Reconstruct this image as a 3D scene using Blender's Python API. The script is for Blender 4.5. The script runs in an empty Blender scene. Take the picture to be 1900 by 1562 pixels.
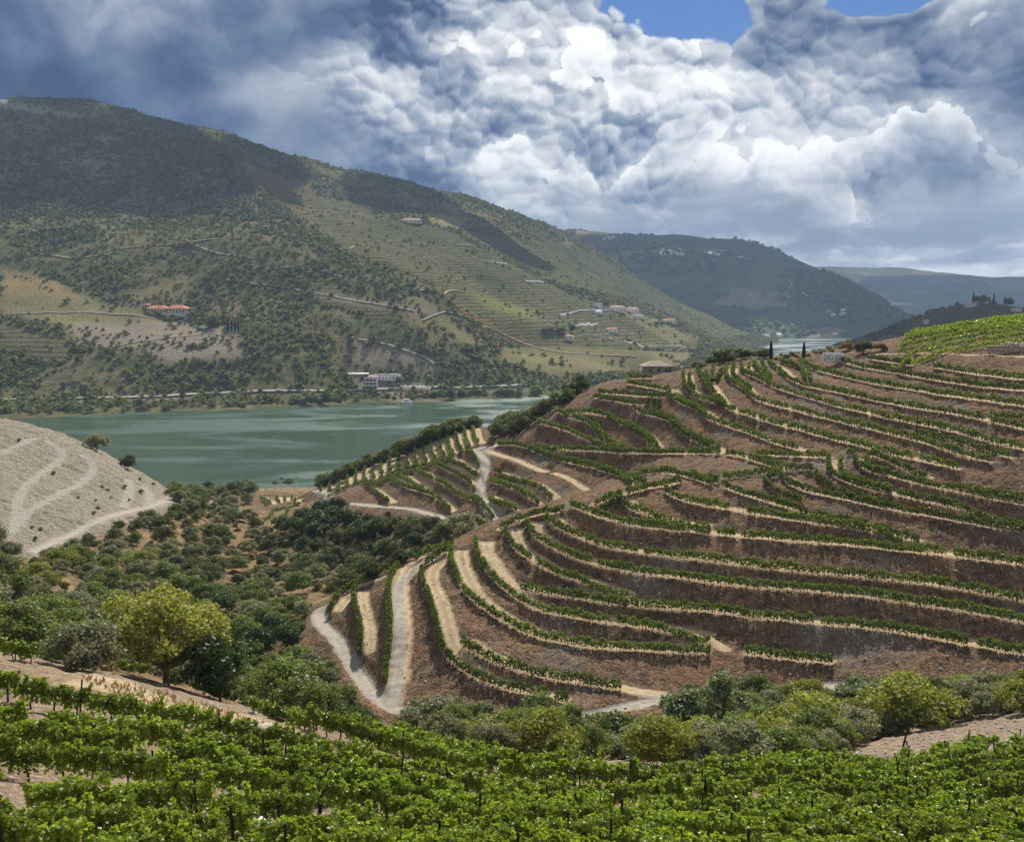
import bpy, bmesh, math, random, time
import numpy as np
from mathutils import Vector, Matrix, noise as mnoise
T0 = time.time()
rng = np.random.default_rng(7)
random.seed(7)
SC = bpy.context.scene
COL = SC.collection

# ------------------------------------------------------------------ camera
CAMZ = 115.0                       # metres above the river
FPX = 1825.0                       # focal length in pixels of the 1900 px wide photograph
PITCH = math.atan((781.0 - 560.0) / FPX)
cam_data = bpy.data.cameras.new('camera')
cam_data.sensor_fit = 'HORIZONTAL'
cam_data.sensor_width = 36.0
cam_data.lens = 36.0 * FPX / 1900.0
cam_data.clip_start = 0.5
cam_data.clip_end = 60000.0
cam = bpy.data.objects.new('camera', cam_data)
COL.objects.link(cam)
cam.location = (0, 0, CAMZ)
cam.rotation_euler = (math.pi / 2 - PITCH, 0, 0)
SC.camera = cam

# ------------------------------------------------------------------ sky, sun, exposure
SUN_ELEV, SUN_AZ = math.radians(46), math.radians(11)      # azimuth from the viewing direction (+Y), clockwise
SUN_DIR = Vector((math.sin(SUN_AZ) * math.cos(SUN_ELEV), math.cos(SUN_AZ) * math.cos(SUN_ELEV), math.sin(SUN_ELEV)))
SC.view_settings.view_transform = 'Standard'
SC.view_settings.look = 'None'
SC.view_settings.exposure = 0.42
SC.view_settings.gamma = 1.0
SC.view_settings.use_curve_mapping = False
SC.render.engine = 'CYCLES'
SC.cycles.use_denoising = True
SC.cycles.max_bounces = 6
SC.cycles.diffuse_bounces = 2
SC.cycles.transparent_max_bounces = 8
SC.cycles.volume_bounces = 1

sun_data = bpy.data.lights.new('sun', 'SUN')
sun_data.energy = 5.0
sun_data.angle = math.radians(0.5)
sun_data.color = (1.0, 0.95, 0.87)
sun = bpy.data.objects.new('sun', sun_data)
COL.objects.link(sun)
sun.rotation_euler = (-SUN_DIR).to_track_quat('-Z', 'Y').to_euler()
sun.location = (0, 0, 400)

class NT:
    """thin helper to write node trees as expressions"""
    def __init__(self, tree):
        self.t = tree; self.n = tree.nodes; self.l = tree.links
    def node(self, typ, props=None, **inputs):
        nd = self.n.new(typ)
        for k, v in (props or {}).items(): setattr(nd, k, v)
        for k, v in inputs.items():
            key = int(k[1:]) if k[0] == 'i' and k[1:].isdigit() else k.replace('_', ' ')
            self.set(nd.inputs[key], v)
        return nd
    def set(self, sock, v):
        if hasattr(v, 'is_output'): self.l.new(v, sock)
        elif v is not None:
            if isinstance(v, (tuple, list)) and len(v) == 3 and sock.type == 'RGBA': v = (*v, 1)
            sock.default_value = v
    def math(self, op, a, b=None, c=None, clamp=False):
        nd = self.n.new('ShaderNodeMath'); nd.operation = op; nd.use_clamp = clamp
        self.set(nd.inputs[0], a)
        if b is not None: self.set(nd.inputs[1], b)
        if c is not None: self.set(nd.inputs[2], c)
        return nd.outputs[0]
    def vmath(self, op, a, b=None, scale=None):
        nd = self.n.new('ShaderNodeVectorMath'); nd.operation = op
        self.set(nd.inputs[0], a)
        if b is not None: self.set(nd.inputs[1], b)
        if scale is not None: self.set(nd.inputs['Scale'], scale)
        return nd.outputs['Value'] if op in ('DOT_PRODUCT', 'LENGTH', 'DISTANCE') else nd.outputs[0]
    def mix(self, f, a, b, blend='MIX'):
        nd = self.n.new('ShaderNodeMix'); nd.data_type = 'RGBA'; nd.blend_type = blend
        self.set(nd.inputs[0], f); self.set(nd.inputs[6], a); self.set(nd.inputs[7], b)
        return nd.outputs[2]
    def noise(self, vec, scale, detail=4, rough=0.55, lac=2.0, out='Fac', typ=None, dist=0.0):
        nd = self.n.new('ShaderNodeTexNoise')
        if typ: nd.noise_type = typ
        if vec is not None: self.l.new(vec, nd.inputs['Vector'])
        self.set(nd.inputs['Scale'], scale); nd.inputs['Detail'].default_value = detail
        nd.inputs['Roughness'].default_value = rough; nd.inputs['Lacunarity'].default_value = lac
        nd.inputs['Distortion'].default_value = dist
        return nd.outputs[out]
    def voro(self, vec, scale, feature='F1', out='Distance', rand=1.0, detail=0, rough=0.5, smooth=None):
        nd = self.n.new('ShaderNodeTexVoronoi'); nd.feature = feature
        if vec is not None: self.l.new(vec, nd.inputs['Vector'])
        self.set(nd.inputs['Scale'], scale); nd.inputs['Randomness'].default_value = rand
        nd.inputs['Detail'].default_value = detail; nd.inputs['Roughness'].default_value = rough
        if smooth is not None: nd.inputs['Smoothness'].default_value = smooth
        return nd.outputs[out]
    def ramp(self, f, lo, hi, a=0.0, b=1.0, smooth=True):
        nd = self.n.new('ShaderNodeMapRange'); nd.interpolation_type = 'SMOOTHSTEP' if smooth else 'LINEAR'
        self.set(nd.inputs[0], f); self.set(nd.inputs[1], lo); self.set(nd.inputs[2], hi)
        self.set(nd.inputs[3], a); self.set(nd.inputs[4], b)
        return nd.outputs[0]
    def sep(self, v):
        nd = self.n.new('ShaderNodeSeparateXYZ'); self.l.new(v, nd.inputs[0]); return nd.outputs
    def comb(self, x, y, z):
        nd = self.n.new('ShaderNodeCombineXYZ')
        for s, v in zip(nd.inputs, (x, y, z)): self.set(s, v)
        return nd.outputs[0]

def build_sky():
    world = bpy.data.worlds.new('World'); SC.world = world; world.use_nodes = True
    t = world.node_tree; t.nodes.clear(); k = NT(t)
    gen = t.nodes.new('ShaderNodeTexCoord').outputs['Generated']
    d = k.vmath('NORMALIZE', gen)
    x, y, z = k.sep(d)
    sky = t.nodes.new('ShaderNodeTexSky'); sky.sky_type = 'NISHITA'; sky.sun_disc = False
    sky.sun_elevation = SUN_ELEV; sky.sun_rotation = SUN_AZ
    sky.altitude = 200; sky.air_density = 1.0; sky.dust_density = 0.3; sky.ozone_density = 4.0
    az = k.math('ARCTAN2', x, y)
    el = k.math('ARCSINE', k.math('MAXIMUM', z, 0.0))
    S = lambda *a: k.math('ADD', a[0], a[1]) if len(a) == 2 else k.math('ADD', a[0], S(*a[1:]))
    MU = lambda a, b: k.math('MULTIPLY', a, b)
    SUB = lambda a, b: k.math('SUBTRACT', a, b)
    def noise2(v, s, det, rough=0.5, out='Fac'):
        o = k.noise(v, s, det, rough, out=out); o.node.noise_dimensions = '2D'; return o
    def voro2(v, s):
        o = k.voro(v, s, 'F1', rand=0.9); o.node.voronoi_dimensions = '2D'; return o
    pv = k.comb(az, MU(el, 1.15), 0.0)
    w1 = k.vmath('SUBTRACT', noise2(pv, 6.0, 2, 0.5, 'Color'), (0.5, 0.5, 0.5))
    w2 = k.vmath('SUBTRACT', noise2(pv, 42.0, 3, 0.62, 'Color'), (0.5, 0.5, 0.5))
    wv = k.vmath('ADD', pv, k.vmath('ADD', k.vmath('SCALE', w1, scale=0.05), k.vmath('SCALE', w2, scale=0.017)))
    def blob(ca, ce, ra, re, rot=0.0):
        a = SUB(az, math.radians(ca)); e = SUB(el, math.radians(ce))
        if rot:
            c_, s_ = math.cos(rot), math.sin(rot)
            a, e = S(MU(a, c_), MU(e, s_)), SUB(MU(e, c_), MU(a, s_))
        a = k.math('DIVIDE', a, math.radians(ra)); e = k.math('DIVIDE', e, math.radians(re))
        return k.math('EXPONENT', MU(S(MU(a, a), MU(e, e)), -1.0))
    SX, SY = 0.30, 0.95                       # which way the light comes from, across the sky
    def bump(scale, gap):
        a = voro2(wv, scale); b = voro2(k.vmath('ADD', wv, (SX * gap / scale, SY * gap / scale, 0)), scale)
        return a, SUB(MU(b, b), MU(a, a))
    f1, l1 = bump(9.0, 0.42)
    f2, l2 = bump(23.0, 0.42)
    f3, l3 = bump(64.0, 0.42)
    big = noise2(wv, 4.6, 4, 0.5)
    bigL = noise2(k.vmath('ADD', wv, (SX * 0.05, SY * 0.05, 0)), 4.6, 2, 0.5)
    var = noise2(k.vmath('ADD', wv, (3.1, 1.7, 0)), 2.4, 2, 0.5)
    fib = noise2(k.vmath('ADD', pv, k.vmath('SCALE', w1, scale=0.16)), 13.0, 4, 0.6)
    h = SUB(SUB(SUB(big, MU(MU(f1, f1), 0.20)), MU(MU(f2, f2), 0.085)), MU(MU(f3, f3), 0.05))
    gap = S(MU(blob(9.2, 16.9, 4.4, 2.9, -0.55), 0.80), MU(blob(20.8, 16.0, 4.6, 1.6, 0.08), 0.95), MU(k.ramp(var, 0.50, 0.68), k.ramp(el, 0.33, 0.6, 0.0, 0.45)))
    dens = SUB(S(h, 0.04), gap)
    cover = k.ramp(dens, -0.015, 0.03)
    thin = SUB(1.0, k.ramp(dens, 0.0, 0.16))
    dark = S(blob(-27, 9.5, 15, 6.0, -0.10), MU(blob(-10, 7.0, 11, 3.2, -0.24), 0.85), MU(blob(26, 8.0, 6, 3.0), 0.40), MU(blob(-13, 15.0, 9, 3.2), 0.50))
    dark = S(dark, MU(k.ramp(var, 0.42, 0.62), k.ramp(k.math('ABSOLUTE', az), 0.5, 0.9, 0.0, 0.6)))
    dark = k.math('MINIMUM', dark, 1.0)
    tower = S(blob(4, 12.5, 9.0, 5.5, 0.45), MU(blob(17, 10.5, 11, 6.0), 0.95))
    puffy = k.math('MINIMUM', S(MU(tower, 0.75), k.ramp(SUB(var, MU(dark, 0.22)), 0.44, 0.60)), 1.0)
    lit = S(MU(l1, 0.55), MU(l2, 0.60), MU(l3, 0.50))
    bright = S(SUB(0.45, MU(dark, 0.33)), MU(tower, 0.16), MU(SUB(big, bigL), 1.3), MU(SUB(fib, 0.5), SUB(0.36, MU(dark, 0.12))))
    bright = S(bright, MU(MU(lit, puffy), SUB(0.88, MU(dark, 0.45))), MU(MU(thin, SUB(1.0, MU(dark, 0.7))), 0.24))
    # cumulus heads standing in front, edged with light
    hf = S(MU(noise2(k.vmath('ADD', wv, (1.3, 5.2, 0)), 6.5, 2, 0.5), 1.0), MU(SUB(0.16, MU(f1, f1)), 0.30), MU(SUB(0.12, MU(f2, f2)), 0.16), MU(SUB(0.1, MU(f3, f3)), 0.07))
    d2 = SUB(SUB(hf, 0.47), MU(SUB(1.0, tower), 0.05))
    inside = k.ramp(d2, -0.004, 0.012)
    edge = MU(inside, SUB(1.0, k.ramp(d2, 0.0, 0.11)))
    side = k.ramp(S(l1, MU(l2, 0.7)), -0.10, 0.14)
    bright = S(bright, MU(MU(S(MU(edge, MU(side, 0.34)), MU(SUB(inside, 0.6), 0.12)), k.math('MINIMUM', S(tower, 0.22), 1.0)), SUB(1.0, MU(dark, 0.75))))
    # flatter, layered clouds towards the horizon
    lv = k.comb(az, MU(k.math('POWER', S(el, 0.02), 0.75), 2.1), 0.0)
    lvw = k.vmath('ADD', lv, S_vec(k, w1, w2))
    low = noise2(lvw, 7.5, 5, 0.58)
    lf = voro2(lvw, 26.0); lg = voro2(k.vmath('ADD', lvw, (0.005, 0.016, 0)), 26.0)
    lowb = S(0.37, MU(k.ramp(low, 0.36, 0.66), 0.26), MU(MU(SUB(MU(lg, lg), MU(lf, lf)), k.ramp(low, 0.46, 0.62)), 0.55))
    lowb = S(lowb, MU(k.ramp(low, 0.56, 0.70), 0.16))
    lowb = S(lowb, MU(MU(blob(13, 2.2, 16, 2.2), k.ramp(low, 0.40, 0.60)), 0.22))
    lowb = SUB(lowb, MU(blob(-12, 5.0, 9, 3.6), 0.16))
    hm = k.ramp(S(el, MU(SUB(low, 0.5), 0.12)), math.radians(2.0), math.radians(8.0), 1.0, 0.0)
    bright = S(MU(bright, SUB(1.0, hm)), MU(lowb, hm))
    bright = S(bright, k.ramp(y, 0.35, -0.6, 0.0, 0.19))      # unseen sky behind the view brightened as sunlit clouds, to fill shaded sides
    over = k.math('MAXIMUM', SUB(bright, 0.66), 0.0)
    bright = S(k.math('MINIMUM', bright, 0.66), MU(over, S(0.72, MU(SUB(fib, 0.5), 0.5))))
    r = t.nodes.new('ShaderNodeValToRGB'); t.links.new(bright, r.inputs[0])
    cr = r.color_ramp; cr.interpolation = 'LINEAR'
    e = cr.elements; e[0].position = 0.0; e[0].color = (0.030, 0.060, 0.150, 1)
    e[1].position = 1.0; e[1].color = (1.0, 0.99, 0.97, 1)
    for pos, col in ((0.14, (0.075, 0.125, 0.245)), (0.32, (0.205, 0.258, 0.360)), (0.50, (0.375, 0.422, 0.508)), (0.68, (0.615, 0.645, 0.69)), (0.84, (0.85, 0.87, 0.89))):
        q = e.new(pos); q.color = (*col, 1)
    b1 = t.nodes.new('ShaderNodeBackground'); b1.inputs['Strength'].default_value = 0.05
    hs = k.node('ShaderNodeHueSaturation', None, Hue=0.515, Saturation=1.35, Value=1.0, Color=sky.outputs[0])
    t.links.new(hs.outputs[0], b1.inputs['Color'])
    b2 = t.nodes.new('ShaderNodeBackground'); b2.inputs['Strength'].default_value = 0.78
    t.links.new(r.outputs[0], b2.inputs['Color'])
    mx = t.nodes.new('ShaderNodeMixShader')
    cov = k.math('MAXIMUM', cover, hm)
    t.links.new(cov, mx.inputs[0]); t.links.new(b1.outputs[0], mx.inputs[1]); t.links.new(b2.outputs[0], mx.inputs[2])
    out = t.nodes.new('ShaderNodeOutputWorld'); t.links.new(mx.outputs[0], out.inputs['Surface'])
    world.cycles.sampling_method = 'NONE'
def S_vec(k, a, b):
    return k.vmath('ADD', k.vmath('SCALE', a, scale=0.05), k.vmath('SCALE', b, scale=0.02))
build_sky()


# ------------------------------------------------------------------ camera geometry used to survey the place
CP, SP = math.cos(PITCH), math.sin(PITCH)
def ray(u, v):
    """direction of a sight line, scaled so that its forward (y) component is 1"""
    a = (np.asarray(u, float) - 950.0) / FPX
    b = (np.asarray(v, float) - 781.0) / FPX
    ry = CP - b * SP
    rz = -SP - b * CP
    return a / ry, rz / ry
def P(u, v, y):
    rx, rz = ray(u, v)
    return np.array([rx * y, y, CAMZ + rz * y])
def PZ(u, v, z):
    rx, rz = ray(u, v)
    y = (z - CAMZ) / rz
    return np.array([rx * y, y, z])

class TPS:
    """smooth surface through surveyed points"""
    def __init__(self, pts, reg=0.0, scale=100.0):
        p = np.asarray(pts, float); self.s = scale
        self.xy = p[:, :2] / scale; n = len(p)
        A = np.zeros((n + 3, n + 3))
        A[:n, :n] = self.k(self.xy, self.xy) + reg * np.eye(n)
        A[:n, n] = 1; A[:n, n + 1:] = self.xy
        A[n, :n] = 1; A[n + 1:, :n] = self.xy.T
        self.w = np.linalg.solve(A, np.concatenate([p[:, 2], np.zeros(3)]))
    @staticmethod
    def k(a, b):
        d2 = ((a[:, None, :] - b[None, :, :]) ** 2).sum(-1)
        return 0.5 * d2 * np.log(d2 + 1e-12)
    def __call__(self, x, y):
        sh = np.shape(x); q = np.stack([np.ravel(x), np.ravel(y)], 1) / self.s
        out = np.empty(len(q)); n = len(self.xy)
        for i in range(0, len(q), 60000):
            c = q[i:i + 60000]
            out[i:i + 60000] = self.k(c, self.xy) @ self.w[:n] + self.w[n] + c @ self.w[n + 1:]
        return out.reshape(sh)

def fbm(x, y, freq, octaves=4, seed=0, gain=0.5):
    """value noise on arrays"""
    r = np.zeros(np.shape(x)); amp = 1.0; tot = 0.0
    g = np.random.default_rng(seed)
    for o in range(octaves):
        tab = g.random((256, 256))
        ca, sa = math.cos(0.65 + 1.1 * o), math.sin(0.65 + 1.1 * o)
        fx = (np.asarray(x) * ca - np.asarray(y) * sa) * freq + 17.3 * o; fy = (np.asarray(x) * sa + np.asarray(y) * ca) * freq - 9.1 * o
        ix = np.floor(fx).astype(int); iy = np.floor(fy).astype(int)
        tx = fx - ix; ty = fy - iy
        tx = tx * tx * (3 - 2 * tx); ty = ty * ty * (3 - 2 * ty)
        a = tab[ix & 255, iy & 255]; b = tab[(ix + 1) & 255, iy & 255]
        c = tab[ix & 255, (iy + 1) & 255]; d = tab[(ix + 1) & 255, (iy + 1) & 255]
        r += amp * ((a * (1 - tx) + b * tx) * (1 - ty) + (c * (1 - tx) + d * tx) * ty - 0.5)
        tot += amp; amp *= gain; freq *= 2.03
    return r / tot * 2

class Grid:
    """height field on a tensor grid with uneven spacing"""
    def __init__(self, xs, ys, z):
        self.xs, self.ys, self.z = xs, ys, z
    def __call__(self, x, y):
        x = np.asarray(x, float); y = np.asarray(y, float)
        xs, ys = self.xs, self.ys
        i = np.clip(np.searchsorted(xs, x) - 1, 0, len(xs) - 2); j = np.clip(np.searchsorted(ys, y) - 1, 0, len(ys) - 2)
        tx = np.clip((x - xs[i]) / (xs[i + 1] - xs[i]), 0, 1); ty = np.clip((y - ys[j]) / (ys[j + 1] - ys[j]), 0, 1)
        z = self.z
        return (z[j, i] * (1 - tx) + z[j, i + 1] * tx) * (1 - ty) + (z[j + 1, i] * (1 - tx) + z[j + 1, i + 1] * tx) * ty
    def cast(self, u, v, y0, y1, step=0.5):
        """first hit of sight lines with the surface; nan where none"""
        rx, rz = ray(u, v); rx = np.atleast_1d(rx); rz = np.atleast_1d(rz)
        ts = np.arange(y0, y1, step)
        X = rx[:, None] * ts; Zr = CAMZ + rz[:, None] * ts
        H = self(X, np.broadcast_to(ts, X.shape))
        below = Zr <= H
        k = below.argmax(1); ok = below.any(1) & (k > 0)
        km = np.maximum(k, 1); r = np.arange(len(rx))
        a = Zr[r, km - 1] - H[r, km - 1]; b = Zr[r, km] - H[r, km]
        t = ts[km - 1] + step * a / np.maximum(a - b, 1e-9)
        out = np.stack([rx * t, t, CAMZ + rz * t], 1)
        out[~ok] = np.nan
        return out

def mesh_from_grid(name, xs, ys, z, attrs=None, keep=None):
    ny, nx = z.shape
    X, Y = np.meshgrid(xs, ys)
    co = np.stack([X, Y, z], -1).reshape(-1, 3)
    idx = np.arange(nx * ny).reshape(ny, nx)
    q = np.stack([idx[:-1, :-1], idx[:-1, 1:], idx[1:, 1:], idx[1:, :-1]], -1).reshape(-1, 4)
    if keep is not None: q = q[keep.reshape(-1)]
    me = bpy.data.meshes.new(name)
    fill_mesh(me, co, q)
    me.polygons.foreach_set('use_smooth', np.ones(len(q), bool))
    for k, a in (attrs or {}).items():
        at = me.attributes.new(k, 'FLOAT_COLOR', 'POINT')
        c = np.ones((nx * ny, 4), np.float32)
        c[:, :a.shape[-1]] = a.reshape(-1, a.shape[-1])
        at.data.foreach_set('color', c.ravel())
    return me

def fill_mesh(me, co, faces, uv=None):
    """vertices and same-sized polygons into a mesh, quickly"""
    co = np.asarray(co, np.float32); faces = np.asarray(faces, np.int32)
    k = faces.shape[1]
    me.vertices.add(len(co)); me.vertices.foreach_set('co', co.ravel())
    me.loops.add(faces.size); me.loops.foreach_set('vertex_index', faces.ravel())
    me.polygons.add(len(faces))
    me.polygons.foreach_set('loop_start', np.arange(0, faces.size, k, dtype=np.int32))
    me.update(calc_edges=True)

def link(o, parent=None, mat=None):
    COL.objects.link(o)
    if parent is not None: o.parent = parent
    if mat is not None and o.data is not None and not o.data.materials: o.data.materials.append(mat)
    return o
def mobj(name, me, mat=None, parent=None):
    return link(bpy.data.objects.new(name, me), parent, mat)
def tag(o, label=None, cat=None, group=None, kind=None):
    if label: o['label'] = label
    if cat: o['category'] = cat
    if group: o['group'] = group
    if kind: o['kind'] = kind
    return o
def empty(name, loc=(0, 0, 0), rz=0.0):
    o = bpy.data.objects.new(name, None); COL.objects.link(o)
    o.empty_display_size = 0.5
    o.location = loc; o.rotation_euler = (0, 0, rz)
    return o

# ================================================================== THE NEAR LAND: survey and base surface
ctrl = []
def c(u, v, y): ctrl.append(P(u, v, y))
def w(x, y, z): ctrl.append(np.array([x, y, z], float))
# foreground slope
for a in [(950,1562,36),(100,1562,29),(1890,1562,42),(950,1490,45),(950,1440,53),(1100,1436,55),(700,1405,52),(400,1335,51),
          (0,1245,50),(0,1400,39),(400,1450,41),(1500,1505,49),(1500,1432,64),(1890,1340,95),(1890,1450,58),(1650,1398,82),
          (200,1275,51),(1300,1436,58),
          (1100,1420,74),(700,1388,74),(400,1316,74),(0,1215,74),(950,1424,72),(1300,1421,80),
          (1100,1402,115),(1500,1388,114),(700,1362,108),(400,1300,100),(300,1262,118),(0,1190,110),(150,1150,150),(0,1100,150),(100,1060,215),
          (1300,1395,116),(1890,1318,113),(900,1388,112)]: c(*a)
w(0,0,CAMZ-3.5); w(-25,2,CAMZ-2.5); w(25,2,CAMZ-4); w(0,-45,CAMZ+14); w(-60,-40,CAMZ+16); w(60,-40,CAMZ+12); w(-80,30,CAMZ-12); w(90,30,CAMZ-16)
# ravine floor
for a in [(1890,1300,122),(1500,1350,127),(1100,1372,127),(800,1372,134),(650,1292,157),(560,1215,184),(520,1130,230),(500,1060,288),
          (480,1000,350),(430,945,440),(385,915,560)]: c(*a)
# lower track and the near spur
for a in [(739,1322,139),(699,1293,145),(644,1215,163),(602,1164,178),(589,1143,184),(605,1122,190),(623,1113,194),
          (1094,1330,138.5),(1228,1299,143.5),(1480,1276,145),(1890,1268,137),(900,1342,137),
          (671,1193,158.5),(661,1096,189),(716,1272,146.5),(749,1043,193),(834,1221,150),(783,1075,177),(840,1018,190),(944,1281,142),
          (940,975,193),(1060,940,196),(1150,915,200),(1280,890,208),
          (1000,1180,159),(1000,1080,174),
          (1300,1290,146),(1300,1180,158),(1300,1080,171),(1300,982,187),
          (1600,1272,141.5),(1600,1175,151.5),(1600,1075,163),(1600,980,178),(1600,880,197),(1600,780,226),(1600,700,262),
          (1890,1195,144.5),(1890,1085,156),(1890,985,168.5),(1890,870,186),(1890,775,206),(1890,705,228)]: c(*a)
# hollow behind the near spur
w(-6,226,63); w(6,228,65); w(-20,215,57); w(-38,205,53); w(16,226,70)
# upper face
for a in [(1050,925,251),(1050,860,272),(1050,800,290),(1050,760,302),(1050,738,312),(1000,900,256),(960,880,275),
          (1200,865,240),(1200,800,262),(1200,740,284),(1200,704,300),(1120,700,318),(1300,850,228),(1300,780,250),(1300,702,282),
          (1450,860,215),(1450,780,240),(1430,668,300),(1500,668,298),(1545,672,284),(1400,690,284),
          (1640,640,290),(1890,645,252),(1890,592,345),(1760,612,330),(1660,632,330),(1270,690,310),(1350,672,320)]: c(*a)
# far side of the hill, down to the river
for a in [(90,380,84),(150,420,70),(30,400,62),(-10,430,45),(0,520,20),(90,560,18),(200,560,30),(190,420,92),(260,460,80),(60,345,84)]: w(*a)
# second spur towards the river
for a in [(900,832,335),(930,800,352),(940,815,335),(680,894,400),(743,869,378),(806,855,360),(869,828,345),(680,863,442),(751,839,420),(811,812,402),(866,793,386),(600,900,470),(600,918,440),(480,962,480),(520,930,515),(480,908,575),
          (830,958,285),(680,938,335),(925,970,238),(895,900,295),(780,905,330),(620,925,395),(560,950,430),(880,960,262)]: c(*a)
for a in [(-70,480,25),(-40,450,34),(-20,410,45),(-110,540,9),(-80,560,5)]: w(*a)
c(900,1015,242); c(750,1045,262); c(650,1055,285); c(570,1010,330); c(820,1010,262)
# pale bare hill on the left
for a in [(100,1030,258),(0,1000,255),(310,930,372),(200,960,308),(0,900,310),(100,860,352),(0,782,405),(200,850,386),(285,905,400),(60,800,415),(250,870,405),(150,1000,285),(330,945,372)]: c(*a)
for a in [(-190,520,10),(-250,530,14),(-300,450,40),(-330,350,72),(-300,250,80),(-200,180,78),(-120,120,85),(-330,520,5),(-150,480,14),(-130,440,20)]: w(*a)
# river bed
for a in [(-206,610,-3),(-159,612,-3),(-124,630,-3),(-60,670,-3),(20,740,-4),(-330,580,-4),(-200,700,-12),(-330,720,-12),(-60,780,-12),(120,800,-4),(330,800,0)]: w(*a)
# right-hand limits
for a in [(150,100,82),(200,180,84),(230,300,100),(300,400,98),(330,600,50),(120,60,90),(160,0,108)]: w(*a)
base = TPS(ctrl, reg=0.002)

def steps(*segs):
    out = []
    for a, b, d in segs:
        n = max(1, round((b - a) / d)); out.append(a + (b - a) * np.arange(n) / n)
    out.append([segs[-1][1]])
    return np.concatenate(out)
XS = steps((-345,-236,4.0),(-236,-46,1.2),(-46,112,0.5),(112,182,0.8),(182,342,5.0))
YS = steps((-60,8,3.0),(8,126,0.85),(126,300,0.5),(300,420,0.8),(420,560,1.1),(560,800,5.0))
XX, YY = np.meshgrid(XS, YS)
cx = np.arange(-345, 346, 3.0); cy = np.arange(-60, 803, 3.0)
CX, CY = np.meshgrid(cx, cy)
bz = base(CX, CY)
BASE = Grid(cx, cy, bz)
ZN = BASE(XX, YY)
print('near base', time.time() - T0, XX.shape)

# ================================================================== TERRACES: surveyed vine rows, tracks and benches
TILE = {'A': (1000,640,4.75), 'B': (1300,640,4.75), 'C': (1500,640,4.75), 'D': (560,900,4.75), 'E': (900,880,4.75), 'F': (1200,900,4.75),
        'G': (1500,900,4.75), 'H': (560,1040,4.75), 'I': (860,1120,4.75), 'J': (460,760,6.3333), 'K': (680,760,6.3333), 'L': (840,740,6.3333),
        'M': (0,760,5.579), '0': (0,0,1.0)}
def trace(spec):
    pts = []; tl = TILE['0']
    for tok in spec.split():
        if tok in TILE: tl = TILE[tok]
        else:
            a, b = tok.split(','); pts.append((tl[0] + float(a) / tl[2], tl[1] + float(b) / tl[2]))
    return np.array(pts)
def spline(p, n=12):
    """Catmull-Rom through points"""
    p = np.asarray(p, float)
    q = np.vstack([2 * p[0] - p[1], p, 2 * p[-1] - p[-2]])
    out = []
    t = (np.arange(n) / n)[:, None]
    for i in range(1, len(q) - 2):
        a, b, c_, d = q[i - 1], q[i], q[i + 1], q[i + 2]
        out.append(0.5 * (2 * b + (c_ - a) * t + (2 * a - 5 * b + 4 * c_ - d) * t ** 2 + (-a + 3 * b - 3 * c_ + d) * t ** 3))
    out.append(p[-1:])
    return np.vstack(out)
def resample(p, d):
    s = np.concatenate([[0], np.cumsum(np.linalg.norm(np.diff(p[:, :2], axis=0), axis=1))])
    n = max(2, int(s[-1] / d) + 1)
    t = np.linspace(0, s[-1], n)
    return np.stack([np.interp(t, s, p[:, k]) for k in range(p.shape[1])], 1)
def smooth(p, it=3):
    p = p.copy()
    for _ in range(it):
        p[1:-1] = 0.5 * p[1:-1] + 0.25 * (p[:-2] + p[2:])
    return p
def ground_curve(spec, y0, y1=700, surf=None):
    """sight a line onto the base surface -> smooth 3-D line"""
    px = spline(trace(spec))
    if px[-1, 0] > 1885 and y0 < 300:             # goes on beyond the picture
        d_ = (px[-1] - px[-10]) / max(1e-6, np.linalg.norm(px[-1] - px[-10])); px = np.vstack([px, px[-1] + d_ * np.linspace(10, 230, 20)[:, None]])
    h = (surf or BASE).cast(px[:, 0], px[:, 1], y0, y1)
    h = h[~np.isnan(h[:, 0])]
    if len(h) < 3: return None
    med = np.median(h[:, 1]); good = [h[0]]
    for a in h[1:]:
        if abs(a[1] - good[-1][1]) < 14: good.append(a)
    h = np.array(good)
    if len(h) < 3: return None
    h = smooth(resample(h, 1.0), 8)
    return resample(h, 0.4)

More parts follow.
